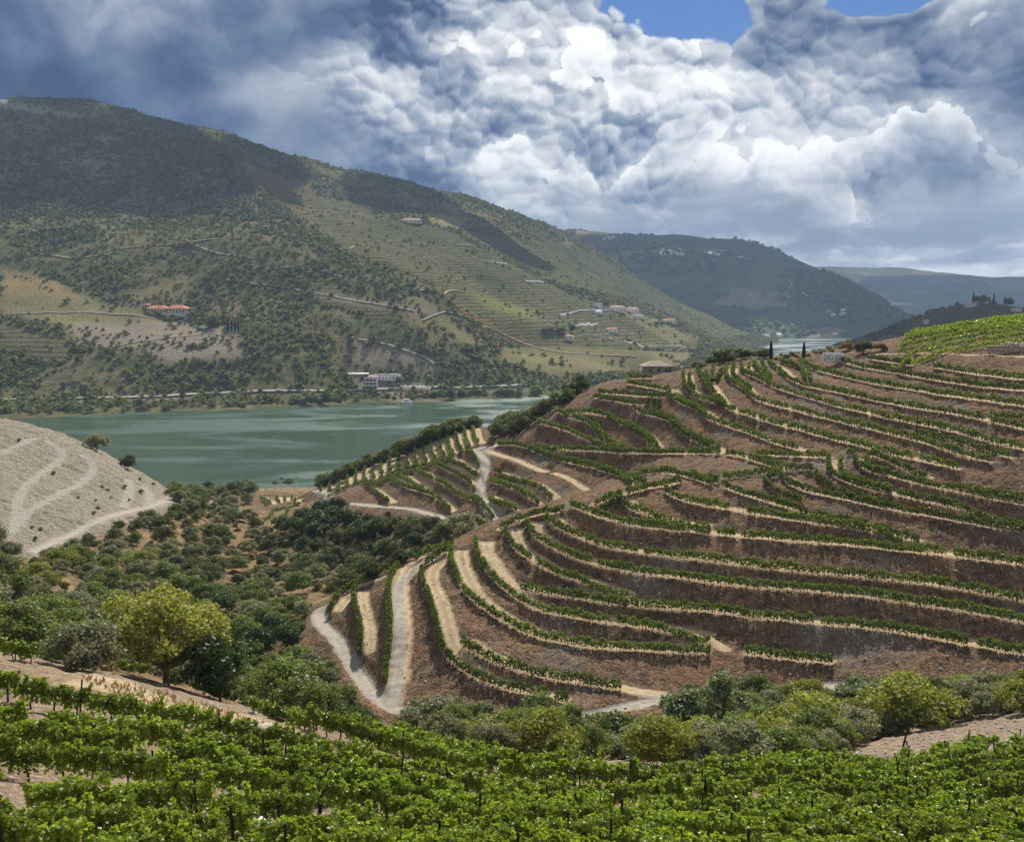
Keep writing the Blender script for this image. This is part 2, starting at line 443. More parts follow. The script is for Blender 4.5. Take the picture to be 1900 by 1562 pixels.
# kind: b = vine row on the outer edge of a bench, r = vine row only, t = sandy track, g = gravel track
ROWS = [  # (spec, nearest distance to look from, kind, bench width, height of vines)
 ('D 250,1110 300,1030 400,940 500,890 640,820 800,735 900,675 1050,625 1200,590 1330,565', 150, 'b', 2.0),
 ('D 480,930 465,1000 485,1100 515,1200 535,1300 530,1400 525,1480', 130, 'b', 2.6),
 ('D 880,690 820,770 785,850 772,950 780,1100 795,1250 H 790,700 775,850 755,1000 738,1100', 130, 'b', 3.6),
 ('D 1290,600 1160,660 1085,730 1060,830 1085,920 1130,1000 1165,1120 1195,1220 1215,1330 1245,1450 H 1300,870 1400,960 1500,1020 1620,1080 1760,1120 1880,1160 I 600,805 870,860 930,880', 125, 'b', 2.2),
 ('H 1420,730 1520,800 1650,890 1800,930 1900,965 I 700,655 1000,700 1200,730 1390,755', 125, 'b', 2.2),
 ('D 1330,580 1320,680 1360,780 1400,880 1450,960 1510,1030 1590,1080 1680,1150 1780,1210 1900,1270 I 650,300 850,345 1100,390 1400,410 1900,430 F 560,1480', 125, 'b', 2.3),
 ('0 1381,1214 1450,1222 1545,1232', 125, 'b', 2.0),
 ('D 1540,500 1545,600 1580,680 1640,770 1700,840 1760,910 1830,960 1890,1000 E 330,1150 480,1200 650,1240 800,1270 1000,1300 1200,1330 1400,1350 1600,1390 1800,1430 F 560,1370', 125, 'b', 2.3),
 ('E 185,480 200,560 240,630 310,700 400,760 520,830 640,880 740,910 860,955 1000,1000 1130,1045 1260,1085', 125, 'b', 2.2),
 ('E 310,1010 430,1030 570,1055 760,1085 950,1110 1200,1150 1400,1165 1600,1185 1900,1205 F 700,1135 900,1160 1100,1180 1300,1200 1500,1225 1900,1260 G 750,1290 1000,1335 1250,1385 1500,1425 1750,1470 1960,1512', 125, 'b', 2.2),
 ('E 380,430 385,480 420,530 490,590 580,640 680,695 800,745 950,790 1100,825 1300,865 1500,890 1700,915 1900,940 F 700,880 900,895 1100,910 1400,930 1700,960 1900,980 G 700,1010 900,1040 1200,1085 1500,1135 1800,1190 1960,1215', 125, 'b', 2.2),
 ('E 540,390 590,430 650,480 750,530 900,590 1050,640 1200,665 1400,700 1600,725 1900,755 F 700,690 1000,725 1250,755 1500,775 1700,795 1900,810 G 600,825 750,845 950,865 1200,890 1450,940 1700,985 1960,1032', 125, 'b', 2.2),
 ('E 760,280 850,320 950,370 1050,390 1150,420 1300,450 1500,475 1700,500 1900,515 F 700,450 1000,475 1300,500 1600,520 1900,545 G 700,575 1000,600 1200,620 1400,645 1600,675 1960,712', 125, 'b', 2.0),
 ('E 1210,230 1220,270 1280,310 1380,350 1500,385 1650,420 1800,445 F 475,365 560,375', 125, 'b', 2.0),
 ('F 165,60 170,90 220,105 300,135 400,165 540,190 700,215 900,250 1050,275 1250,310 1450,330 G 200,355 400,385 600,430 750,470 830,510', 125, 'b', 2.0),
 ('F 690,30 790,70 900,105 1000,135 1130,170 1300,215 1425,255 G 200,295 400,340 600,390 800,445 980,500', 125, 'b', 1.6),
 ('B 720,1180 730,1210 800,1250 900,1285 1050,1330 1200,1350 1400,1400 1600,1440 1800,1475 G 1100,285 1300,320 1500,355 1700,390 1960,435', 125, 'b', 2.0),
 ('B 1140,1010 1130,1100 1150,1150 1200,1180 1300,1220 1400,1250 1600,1300 1800,1340 C 1100,1395 1250,1425 1400,1465 G 1600,305 1960,388', 125, 'b', 2.0),
 ('B 1360,1000 1370,1060 1420,1090 1500,1120 1700,1170 1900,1220 C 1150,1265 1300,1290 1500,1330 1700,1370 1960,1425', 125, 'b', 2.0),
 ('B 1480,970 1600,1000 1680,1050 1780,1090 1900,1140 C 1050,1175', 125, 'b', 1.8),
 ('C 1300,1230 1500,1270 1700,1310 1960,1355', 125, 'r', 0),
 # second rows on the looped ends
 ('E 600,345 660,330 690,300', 150, 'r', 0),
 ('E 130,490 250,430 370,390 530,340 640,345', 150, 'b', 1.5),
 ('A 480,1420 600,1370 720,1340 800,1310 900,1280 1050,1260 1150,1240 1250,1215', 150, 'b', 1.6),
 ('A 570,1430 650,1400 720,1370', 150, 'r', 0),
 ('B 190,1190 300,1170 450,1160 600,1140 720,1130', 150, 'r', 0),
 ('B 740,1110 850,1095 1000,1110 1040,1170 1100,1230 1250,1290 1450,1330 1650,1390', 150, 'r', 0),
 ('B 560,1230 600,1180 700,1160', 150, 'r', 0),
 ('B 1250,1010 1235,1090 1260,1140 1350,1180 1500,1230 1700,1280', 150, 'r', 0),
 ('B 1470,1000 1465,1060 1520,1085 1650,1120', 150, 'r', 0),
 ('B 560,1230 640,1290 760,1340 900,1400', 150, 'r', 0),
 # upper face
 ('C 530,130 650,150 780,165 900,185', 190, 'b', 1.6),
 ('C 1100,205 1250,230 1400,255 1550,275 1700,290 1960,316', 190, 'b', 2.0),
 ('B 1250,160 1400,200 1550,230 1700,250 C 950,290 1100,315 1300,345 1500,370 1700,395 1960,415', 190, 'b', 2.0),
 ('B 870,150 950,200 1050,240 1150,265 1300,300 1450,335 1600,360 1800,395 C 1150,445 1300,465 1500,490 1700,520 1960,555', 190, 'b', 2.2),
 ('B 600,170 640,200 700,245 750,300 850,345 950,375 1100,405 1300,445 1500,490 1700,530 C 950,565 1200,600 1400,635 1600,680 1750,715 1960,765', 190, 'b', 2.2),
 ('B 890,200 910,260 930,330', 190, 'r', 0), ('B 960,230 965,280 985,335', 190, 'r', 0),
 ('B 700,160 800,190 890,225 ', 190, 'r', 0),
 ('B 365,190 370,250 450,280 540,320 620,370 750,415 900,460 1050,505 1200,550 1400,595 1600,640 C 950,700 1150,740 1300,775 1450,815 1600,860 1800,910 1960,945', 190, 'b', 2.2),
 ('B 470,170 510,230 560,290 610,335', 190, 'r', 0), ('B 430,190 430,250', 190, 'r', 0), ('B 545,165 570,230 630,310', 190, 'r', 0),
 ('B 235,210 230,290 300,345 370,390 430,450 500,500 620,535 750,565 900,605 1100,655 1300,700 1500,750 1700,800 C 950,850 1100,895 1250,945 1400,990 1480,1015 1600,1035 1800,1035 1960,1030', 190, 'b', 2.2),
 ('B 300,200 290,280 400,360 450,420', 190, 'r', 0),
 ('C 950,775 1070,800 1200,840 1400,890 1600,950 1780,1000', 190, 'b', 1.8),
 ('C 1600,610 1750,630 1960,640', 190, 'r', 0),
 ('B 0,290 60,370 110,440 190,540 300,595 420,625 550,670 700,715 850,750 1000,795 1150,835 1300,870 1450,910 1600,950 C 800,985 1000,1030 1200,1075 1400,1115 1600,1150 1800,1175 1960,1198', 190, 'b', 2.2),
 ('A 1400,230 1450,300 1510,370 1560,450 1650,530', 190, 'b', 1.8),
 ('A 1475,250 1490,310 1525,335 1570,300 1605,240', 190, 'r', 0), ('A 1540,210 1530,330', 190, 'r', 0),
 ('A 1275,270 1290,360 1330,430 1420,470 1520,505 1640,550', 190, 'b', 2.0),
 ('A 1335,270 1330,330 1380,390', 190, 'r', 0),
 ('A 1140,390 1150,440 1200,490 1280,530 1380,570 1440,620 1500,660 1560,690 1680,730 1800,770 B 475,800 600,855 720,890 800,920 900,935', 190, 'b', 2.2),
 ('A 1210,440 1300,500 1420,550 1480,610', 190, 'r', 0),
 ('A 840,570 900,600 1000,630 1100,655 1180,700 1250,760 1330,820 1420,870 1500,910 1600,935', 190, 'b', 2.0),
 ('A 1060,590 1200,650 1300,750 1450,840 1600,905', 190, 'r', 0),
 ('A 990,590 1010,480', 190, 'r', 0), ('A 1045,580 1070,480', 190, 'r', 0),
 ('A 500,425 700,440 900,455 1080,465', 190, 'b', 1.6), ('A 480,470 620,490 800,520 900,530', 190, 'b', 1.6),
 ('A 780,345 960,380 1150,415', 190, 'b', 1.6), ('A 800,300 1000,300', 190, 'b', 1.4),
 ('A 240,585 400,600 560,620 640,665 700,700 800,740 900,790 970,850 1010,910', 190, 'b', 2.0),
 ('A 610,610 700,680 800,710 930,770 1000,820 1080,915', 190, 'r', 0),
 ('A 170,590 300,650 440,690 500,760 560,830', 190, 'b', 1.8), ('A 500,670 560,780 680,860 790,915', 190, 'r', 0),
 ('A 0,690 150,730 300,780 400,830 550,870 740,915', 190, 'b', 1.8),
 ('L 980,545 1100,570 1300,600 1500,610 A 400,930 700,950 1000,960 1300,965 1600,965', 190, 'b', 2.0),
 ('A 1650,970 1780,985 1900,1030 B 600,1060 720,1105', 190, 'b', 2.0),
 ('L 540,550 700,545 850,575 1000,640 1150,695 1300,740 A 300,1050 450,1080 580,1115 700,1160 800,1230 870,1258', 190, 'b', 2.0),
 ('L 880,540 1000,590 1150,660 A 300,1010 500,1050 700,1110 900,1210 960,1255', 190, 'r', 0),
 ('A 870,1155 1000,1135 1150,1140 1280,1160 1400,1200 1530,1232', 200, 'b', 1.8), ('A 1330,1150 1480,1190 1590,1215', 200, 'r', 0),
 ('B 480,965 700,985 900,990 1130,995', 200, 'b', 1.8), ('B 500,990 620,1030 740,1080', 200, 'r', 0), ('B 1290,965 1380,960', 190, 'r', 0),
 ('L 500,860 600,900 700,940 800,965 900,995 1000,1035 1080,1090 1150,1160 1200,1230 1270,1300', 215, 'b', 2.0),
 ('L 450,980 560,1010 680,1050 800,1090 880,1150 960,1190 1020,1250 1070,1310', 215, 'b', 2.0),
 ('L 440,1150 560,1210 680,1270 760,1330 800,1390', 215, 'b', 2.0),
 # second spur
 ('K 960,570 1050,620 1150,660 1220,700 1320,750', 250, 'b', 2.2),
 ('K 840,650 950,710 1060,760 1150,810 1220,850 1280,950', 250, 'b', 2.2),
 ('K 580,720 700,780 830,840 950,900 1050,970 1150,1030 1300,1090 1400,1180 1510,1330', 225, 'b', 2.2),
 ('K 290,830 400,890 520,940 640,970 760,1010 850,1060 920,1120 990,1200', 250, 'b', 2.2),
 ('K 410,780 550,850 680,940', 250, 'b', 2.2),
 ('K 0,920 100,980 200,1050 270,1100', 250, 'b', 2.2),
 ('K 1200,440 1210,500 1290,580 1330,650', 260, 'r', 0),
 ('J 1380,900 1480,970 1600,1050 1660,1090', 250, 'r', 0),
]
# the fan of rows over the back of the second spur
crest_k = spline(trace('J 820,980 K 0,850 200,760 400,690 600,650 800,600 950,550 1130,470 1200,430 1380,390'), 20)
tree_k = spline(trace('J 830,880 K 0,650 150,595 300,560 450,500 600,430 730,370 830,330 950,290 1080,250 1180,210 1300,185'), 20)
crest_k = resample(crest_k, 1.0); tree_k = resample(tree_k, 1.0)
ROWS.append(('J 940,1040 1050,990 1200,920 K 60,860 250,780 400,715 600,665 800,615 950,560 1130,480 1220,435', 280, 'r', 0))
ROWS.append(('K 100,860 300,790 480,730 660,680 850,620 1000,570', 280, 'r', 0))
NSTR = 19
STRIPS = []
for k in range(NSTR):
    t = (k + 0.5) / NSTR
    a = crest_k[int(t * (len(crest_k) - 1))]; b = tree_k[int(min(1, t * 0.99 + 0.012) * (len(tree_k) - 1))]
    m1 = a * 0.68 + b * 0.32 + np.array([-3.0, 0.5]); m2 = a * 0.3 + b * 0.7 + np.array([-1.0, 1.0])
    STRIPS.append(' '.join('%.1f,%.1f' % tuple(q) for q in (a, m1, m2, b)))
for s in STRIPS: ROWS.append(('0 ' + s, 280, 'b', 2.6))
# small field above the beach
for s in ('J 150,1040 220,1130 230,1220 190,1340', 'J 260,1080 290,1180 270,1300', 'J 330,1030 390,1130 385,1220 360,1270', 'J 520,1030 530,1100 500,1190'):
    ROWS.append((s, 350, 'b', 2.0))
for s in ('J 180,1050 250,1100 262,1180 235,1320', 'J 430,1040 455,1120 440,1230', 'J 560,1060 560,1120 530,1200', 'J 600,1090 590,1140'):
    ROWS.append((s, 350, 'b', 2.0))
ROWS.append(('J 200,1350 350,1270 480,1215 600,1120 690,1060', 350, 'r', 0))
ROWS.append(('J 280,1400 400,1320 520,1230 560,1190', 350, 'r', 0))

TRACKS = [
 ('0 623,1113 605,1122 590,1140 602,1164 623,1183 644,1215 659,1242 678,1269 699,1293 724,1312 745,1322 820,1335 900,1342 1000,1340 1094,1329 1134,1319 1176,1308 1228,1298 1300,1289 1480,1276 1700,1270 1890,1268 1930,1268', 125, 'g', 2.5),
 ('D 1180,640 1050,710 950,760 880,830 850,950 860,1100 870,1300 H 850,800 840,1000 820,1180 800,1270', 130, 'h', 2.9),
 ('K 1550,430 1400,440 1280,455 1330,520 1400,620 1390,720 1350,850 1330,960 1380,1060 1450,1170 1520,1290 1570,1400', 215, 'g', 3.4),
 ('J 820,1085 900,1065 980,1030 990,1000 930,975 750,945 500,950 200,980 0,975', 300, 'g', 3.0),
 ('J 1150,1100 1400,1120 1900,1165 K 700,1210 960,1280 1100,1330 1250,1370 1450,1420', 225, 'g', 2.6),
 ('L 370,600 560,660 760,720 960,810 1100,860 1230,880 1380,940 1500,1020 1650,1120 1800,1200', 215, 't', 2.0),
 ('C 560,85 1000,75 1200,78 1500,88 1960,105', 190, 't', 2.2),
 ('K 1540,430 1560,370 1600,320', 280, 't', 3.0),
 ('E 270,1000 180,880 100,760 30,680 5,600', 140, 't', 2.2),
 ('I 1400,740 1500,770 1700,790 1800,800', 130, 't', 2.5),
 ('F 560,1360 640,1400 710,1450', 130, 't', 2.0),
 # tracks of the pale hill
 ('M 1790,905 1600,990 1350,1050 1150,1100 950,1180 800,1270 600,1360 480,1420 330,1490', 200, 'g', 3.6),
 ('M 130,1260 160,1100 170,950 250,800 400,660 560,550 640,470 640,420 560,350 480,300', 230, 'p', 1.9),
 ('M 190,1180 260,1060 420,960 600,860 800,770 920,670 970,590 930,520 850,450', 230, 'p', 1.9),
 ('M 0,440 150,370 280,300 380,270', 280, 'p', 1.7),
 ('M 1270,990 1320,880 1340,780 1310,700', 280, 'p', 2.2), ('M 1540,960 1550,860 1480,780', 280, 'p', 2.0),
 # across the foreground vineyard
 ('0 150,1258 260,1288 380,1322 480,1352 560,1376', 30, 't', 1.7),
]
CURVES = []
for spec, y0, kind, wd in ROWS + TRACKS:
    p = ground_curve(spec, y0)
    if p is None: print('lost curve', spec[:40]); continue
    CURVES.append((p, kind, wd))
print('curves', len(CURVES), time.time() - T0)

# carve the benches and tracks, let the risers settle between them
fix = np.zeros(ZN.shape, bool); zfix = np.zeros(ZN.shape); wfix = np.zeros(ZN.shape)
sand = np.zeros(ZN.shape); gravel = np.zeros(ZN.shape); pale = np.zeros(ZN.shape)
ruts = np.zeros(ZN.shape)
def uphill(p):
    e = 1.5
    gx = BASE(p[:, 0] + e, p[:, 1]) - BASE(p[:, 0] - e, p[:, 1]); gy = BASE(p[:, 0], p[:, 1] + e) - BASE(p[:, 0], p[:, 1] - e)
    t = np.gradient(p[:, :2], axis=0); t /= np.linalg.norm(t, axis=1)[:, None] + 1e-9
    n = np.stack([-t[:, 1], t[:, 0]], 1)
    s = np.sign((n * np.stack([gx, gy], 1)).sum(1))
    # one side for the whole line, weighted
    side = np.sign(((n * np.stack([gx, gy], 1)).sum(1)).sum()) or 1.0
    return n * side
def stamp(p, lo, hi, layer, drop=0.0):
    n = uphill(p)
    offs = np.arange(lo, hi + 1e-6, 0.25)
    X = p[:, None, 0] + n[:, None, 0] * offs; Y = p[:, None, 1] + n[:, None, 1] * offs
    Z = np.broadcast_to(p[:, None, 2], X.shape) + drop
    ii = np.clip(np.searchsorted(XS, X.ravel()), 1, len(XS) - 1); jj = np.clip(np.searchsorted(YS, Y.ravel()), 1, len(YS) - 1)
    ii -= (X.ravel() - XS[ii - 1]) < (XS[ii] - X.ravel()); jj -= (Y.ravel() - YS[jj - 1]) < (YS[jj] - Y.ravel())
    np.add.at(zfix, (jj, ii), Z.ravel()); np.add.at(wfix, (jj, ii), 1.0)
    layer[jj, ii] = 1.0
def mark(p, offs, layer):
    n = uphill(p)
    for o_ in offs:
        X = p[:, 0] + n[:, 0] * o_; Y = p[:, 1] + n[:, 1] * o_
        ii = np.clip(np.searchsorted(XS, X), 1, len(XS) - 1); jj = np.clip(np.searchsorted(YS, Y), 1, len(YS) - 1)
        ii -= (X - XS[ii - 1]) < (XS[ii] - X); jj -= (Y - YS[jj - 1]) < (YS[jj] - Y)
        layer[jj, ii] = 1.0
for p, kind, wd in CURVES:
    if kind == 'b': stamp(p, -0.18, wd * (1.45 if (wd < 2.4 and wd >= 2.0) else 1.0), sand)
    elif kind == 't': stamp(p, -wd / 2, wd / 2, sand)
    elif kind == 'g': stamp(p, -wd / 2, wd / 2, gravel)
    elif kind == 'h': stamp(p, -1.6, 1.6, sand); stamp(p, -0.95, 0.95, gravel)
    elif kind == 'p': stamp(p, -wd / 2, wd / 2, pale, -0.7)
for p, kind, wd in CURVES:
    W_ = wd * (1.45 if (kind == 'b' and 2.0 <= wd < 2.4) else 1.0)
    if kind == 'b': mark(p, (0.36 * W_, 0.82 * W_), ruts)
    elif kind in 'tgh': mark(p, (-0.62, 0.62), ruts)
fix = wfix > 0
zfix[fix] /= wfix[fix]
def dilate(m, n):
    m = m.copy()
    for _ in range(n):
        k = m.copy(); k[1:] |= m[:-1]; k[:-1] |= m[1:]; k[:, 1:] |= m[:, :-1]; k[:, :-1] |= m[:, 1:]
        m = k
    return m
free = dilate(fix, 34) & ~fix
Z = ZN.copy(); Z[fix] = zfix[fix]
hx = np.diff(XS); hy = np.diff(YS)
ax = np.zeros((1, len(XS))); bx_ = np.zeros((1, len(XS))); ay = np.zeros((len(YS), 1)); by = np.zeros((len(YS), 1))
ax[0, 1:-1] = 2 / (hx[:-1] * (hx[:-1] + hx[1:])); bx_[0, 1:-1] = 2 / (hx[1:] * (hx[:-1] + hx[1:]))
ay[1:-1, 0] = 2 / (hy[:-1] * (hy[:-1] + hy[1:])); by[1:-1, 0] = 2 / (hy[1:] * (hy[:-1] + hy[1:]))
den = ax + bx_ + ay + by; den[den == 0] = 1
free[0] = free[-1] = False; free[:, 0] = free[:, -1] = False
AX = (ax / den)[1:-1, 1:-1]; BX = (bx_ / den)[1:-1, 1:-1]; AY = (ay / den)[1:-1, 1:-1]; BY = (by / den)[1:-1, 1:-1]
F_ = free[1:-1, 1:-1]
for it in range(420):
    R = AX * Z[1:-1, :-2] + BX * Z[1:-1, 2:] + AY * Z[:-2, 1:-1] + BY * Z[2:, 1:-1]
    c_ = Z[1:-1, 1:-1]
    c_[F_] += 1.0 * (R[F_] - c_[F_])
# soften the benches a little so that nothing is machine flat
def blur(a, n=1):
    for _ in range(n):
        b = a.copy(); b[1:-1, 1:-1] = 0.5 * a[1:-1, 1:-1] + 0.125 * (a[:-2, 1:-1] + a[2:, 1:-1] + a[1:-1, :-2] + a[1:-1, 2:]); a = b
    return a
Z = np.where(dilate(fix, 3), blur(Z, 1), Z)
gravel *= 1.0
riser = (1 - np.clip(blur((sand + gravel + pale).clip(0, 1), 2), 0, 1))
rough = fbm(XX, YY, 0.9, 4, 3) * 0.22 + fbm(XX, YY, 0.22, 3, 5) * 0.35
rough += np.abs(fbm(XX, YY, 0.55, 3, 9)) * 0.25
rough = np.where((XX < -70) & (YY > 235), rough * 1.7 + fbm(XX, YY, 0.35, 3, 13) * 0.5, rough)
Z = Z + rough * riser * 1.45 + fbm(XX, YY, 0.5, 2, 11) * 0.05
GROUND = Grid(XS, YS, Z)
print('terraces', time.time() - T0)

# ================================================================== THE OPPOSITE SHORE AND THE FAR HILLS
hc = []
def h(u, v, y): hc.append(P(u, v, y))
SHORE = [PZ(u, v, 0.0) for u, v in [(-250,786),(-60,781),(60,776),(200,770),(400,763),(600,753),(800,746),(980,736)]]
SHORE += [np.array(a, float) for a in [(70,1270,0),(200,1400,0),(330,1600,0),(450,1900,0),(600,2300,0),(740,2750,0),(800,3060,0)]]
for p in SHORE: hc.append(p)
for p in SHORE: hc.append(p + np.array([40, -60, -14]) if p[0] < 60 else p + np.array([90, -30, -14]))
for u, v, D in [(-200,748,105),(0,738,104),(200,735,104.5),(400,730,104.5),(600,727,104.5),(700,722,104.5),(850,719,104.5),(970,717,104.5)]:
    hc.append(PZ(u, v, CAMZ - D))
for a in [(-250,660,1160),(0,660,1170),(200,650,1185),(400,655,1185),(550,655,1210),(650,668,1240),(700,640,1265),(800,660,1245),(900,695,1228),
          (-200,560,1350),(0,560,1345),(100,585,1290),(200,588,1290),(310,575,1330),(0,520,1440),(430,580,1330),(520,560,1370),(620,560,1375),(720,570,1365),(800,600,1330),(870,650,1285),
          (150,540,1400),(0,450,1540),(200,450,1560),(350,430,1610),(510,432,1570),(640,480,1500),(740,535,1440),(820,560,1400),
          (600,425,1760),(700,455,1790),(800,490,1760),(900,550,1700),(1000,610,1560),(930,650,1430),(850,545,1560),(1050,640,1500),(1130,630,1600),(1000,690,1300),(1100,684,1340),(1180,662,1450),
          (640,415,1900),(745,407,1960),(820,432,1960),(930,485,1910),(1060,550,1860),(1000,560,1780),(1150,582,1860),(1250,605,1930),(1300,640,1850),(1220,640,1700),
          (430,330,2000),(500,360,2000),(560,390,2050),(860,425,2280),(1000,490,2400),(1100,535,2480),(1200,570,2550),(1300,605,2620),(950,460,2350),
          (-250,150,2250),(0,182,2300),(120,192,2350),(230,216,2350),(430,264,2450),(640,313,2550),(800,352,2650),(900,384,2700),(1040,434,2800),(1120,470,2850),(1200,520,2900),(1300,577,2950),(1390,618,2900),
          (-200,260,2050),(0,250,2150),(100,300,2000),(200,330,1950),(0,360,1800),(-200,400,1750),(300,310,2050),(300,385,1800),(430,352,1950)]: h(*a)
for u, v, y in [(-250,150,2250),(0,182,2300),(230,216,2350),(430,264,2450),(640,313,2550),(900,384,2700),(1040,434,2800),(1200,520,2900),(1300,577,2950)]:
    p = P(u, v, y); hc.append(p * np.array([1.14, 1.14, 1]) - np.array([0, 0, 60]))
hill_s = TPS(hc, reg=0.002, scale=500.0)
HX = np.arange(-1650, 1001, 9.0); HY = np.concatenate([np.arange(880, 1500, 6.0), np.arange(1500, 3150, 10.0)])
HXX, HYY = np.meshgrid(HX, HY)
HZ = hill_s(HXX, HYY)
up = np.clip((HZ - 12) / 60, 0, 1)
gul = fbm(HXX + 0.35 * HYY, HYY * 0.6, 1 / 210.0, 4, 21)
rid = 1 - np.abs(fbm(HXX * 0.8 + 0.5 * HYY, HYY * 0.45 - 0.2 * HXX, 1 / 330.0, 3, 24)) * 2
HZ = HZ + up * (gul * 18 + (rid - 0.55) * 20 + fbm(HXX, HYY, 1 / 60.0, 3, 22) * 5)
HILL = Grid(HX, HY, HZ)

def ridge(name, pts, xs, ys, amp, seed, freq):
    s = TPS(pts, reg=0.002, scale=1000.0)
    X, Y = np.meshgrid(xs, ys)
    z = s(X, Y); z += np.clip(z / 80, 0, 1) * fbm(X + 0.4 * Y, Y, freq, 5, seed) * amp
    return Grid(xs, ys, z)
bpts = [PZ(u, 629, 0) for u in (1250, 1430, 1540, 1640, 1720)] + [PZ(u, 629, 0) + np.array([0, -250, -30]) for u in (1250, 1430, 1640, 1720)]
for a in [(1060,430,5200),(1180,431,5200),(1320,439,5000),(1420,453,4800),(1500,493,4600),(1600,546,4300),(1690,592,3900),(1740,615,3600),
          (1060,500,4600),(1200,530,4200),(1300,510,4300),(1400,540,4000),(1500,565,3800),(1600,592,3600),(1300,580,3650),(1420,604,3300),(1550,610,3300),(1200,600,3500)]: bpts.append(P(*a))
for a in [(1060,430,5200),(1320,439,5000),(1500,493,4600),(1600,546,4300),(1690,592,3900)]:
    p = P(*a); bpts.append(p * np.array([1.2, 1.2, 1]) - np.array([0, 0, 150]))
BHILL = ridge('b', bpts, np.arange(-100, 2300, 28.0), np.arange(3000, 6000, 28.0), 55, 31, 1 / 500.0)
cpts = []
for a in [(1400,500,9500),(1540,500,9500),(1620,503,9300),(1720,507,9200),(1800,514,9200),(1900,518,9200),(2000,520,9200)]:
    p = P(*a); cpts += [p, np.array([p[0] * 0.8, p[1] * 0.72, 40.0]), np.array([p[0] * 1.2, p[1] * 1.2, p[2] - 250])]
CHILL = ridge('c', cpts, np.arange(1500, 6500, 70.0), np.arange(6000, 11000, 70.0), 90, 41, 1 / 1200.0)
epts = []
for a in [(1700,600,6000),(1780,567,6200),(1840,548,6400),(1900,534,6500),(2000,510,6600)]:
    p = P(*a); epts += [p, np.array([p[0] * 0.82, p[1] * 0.8, 0.0]), np.array([p[0] * 1.2, p[1] * 1.2, p[2] - 200])]
EHILL = ridge('e', epts, np.arange(1800, 5000, 50.0), np.arange(4500, 7600, 50.0), 50, 43, 1 / 800.0)
dpts = []
for a in [(1610,640,1450),(1660,618,1430),(1700,600,1420),(1760,572,1430),(1800,560,1450),(1830,558,1460),(1870,564,1470),(1900,572,1480),(1960,580,1500)]:
    p = P(*a); dpts += [p, p * np.array([0.82, 0.82, 0]) + np.array([0, 0, 10]), p * np.array([1.25, 1.2, 0]) + np.array([0, 0, 20])]
DHILL = ridge('d', dpts, np.arange(380, 1300, 9.0), np.arange(1120, 1800, 9.0), 6, 47, 1 / 120.0)
print('far land', time.time() - T0)

# ================================================================== MATERIALS
MATS = {}
def new_mat(name):
    m = bpy.data.materials.new(name); m.use_nodes = True
    t = m.node_tree; t.nodes.clear(); k = NT(t)
    b = t.nodes.new('ShaderNodeBsdfPrincipled'); o = t.nodes.new('ShaderNodeOutputMaterial')
    t.links.new(b.outputs[0], o.inputs['Surface'])
    b.inputs['Roughness'].default_value = 0.9; b.inputs['Specular IOR Level'].default_value = 0.15
    MATS[name] = m
    return m, k, b, o
def plain(name, col, rough=0.8, spec=0.2, var=0.12, scale=3.0, bump=0.0, bscale=30.0):
    m, k, b, o = new_mat(name)
    pos = k.node('ShaderNodeTexCoord').outputs['Object']
    n = k.noise(pos, scale, 4, 0.6)
    c = k.mix(k.ramp(n, 0.3, 0.7), tuple(max(0, x * (1 - var)) for x in col), tuple(min(1, x * (1 + var)) for x in col))
    k.set(b.inputs['Base Color'], c); b.inputs['Roughness'].default_value = rough; b.inputs['Specular IOR Level'].default_value = spec
    if bump:
        bn = k.node('ShaderNodeBump', None, Strength=1.0, Distance=bump, Height=k.noise(pos, bscale, 3, 0.6))
        k.set(b.inputs['Normal'], bn.outputs[0])
    return m
def leafy(name, col, col2, trans=0.35, gloss=0.25, rough=0.5, young=None):
    """foliage: each leaf a little different, light passing through"""
    m, k, b, o = new_mat(name)
    g = k.node('ShaderNodeNewGeometry'); ob = k.node('ShaderNodeObjectInfo')
    f = g.outputs['Random Per Island']
    c = k.mix(f, col, col2)
    if young:
        c = k.mix(k.ramp(f, 0.93, 0.98), c, young)
    v = k.math('ADD', 0.78, k.math('MULTIPLY', ob.outputs['Random'], 0.44))
    c = k.mix(1.0, c, k.comb(v, v, v), 'MULTIPLY')
    k.set(b.inputs['Base Color'], c); b.inputs['Roughness'].default_value = rough; b.inputs['Specular IOR Level'].default_value = gloss
    tr = k.node('ShaderNodeBsdfTranslucent')
    k.set(tr.inputs['Color'], k.mix(1.0, c, (1.0, 1.0, 0.55), 'MULTIPLY'))
    ms = k.node('ShaderNodeMixShader', None, i0=trans)
    k.l.new(b.outputs[0], ms.inputs[1]); k.l.new(tr.outputs[0], ms.inputs[2])
    k.l.new(ms.outputs[0], o.inputs['Surface'])
    return m

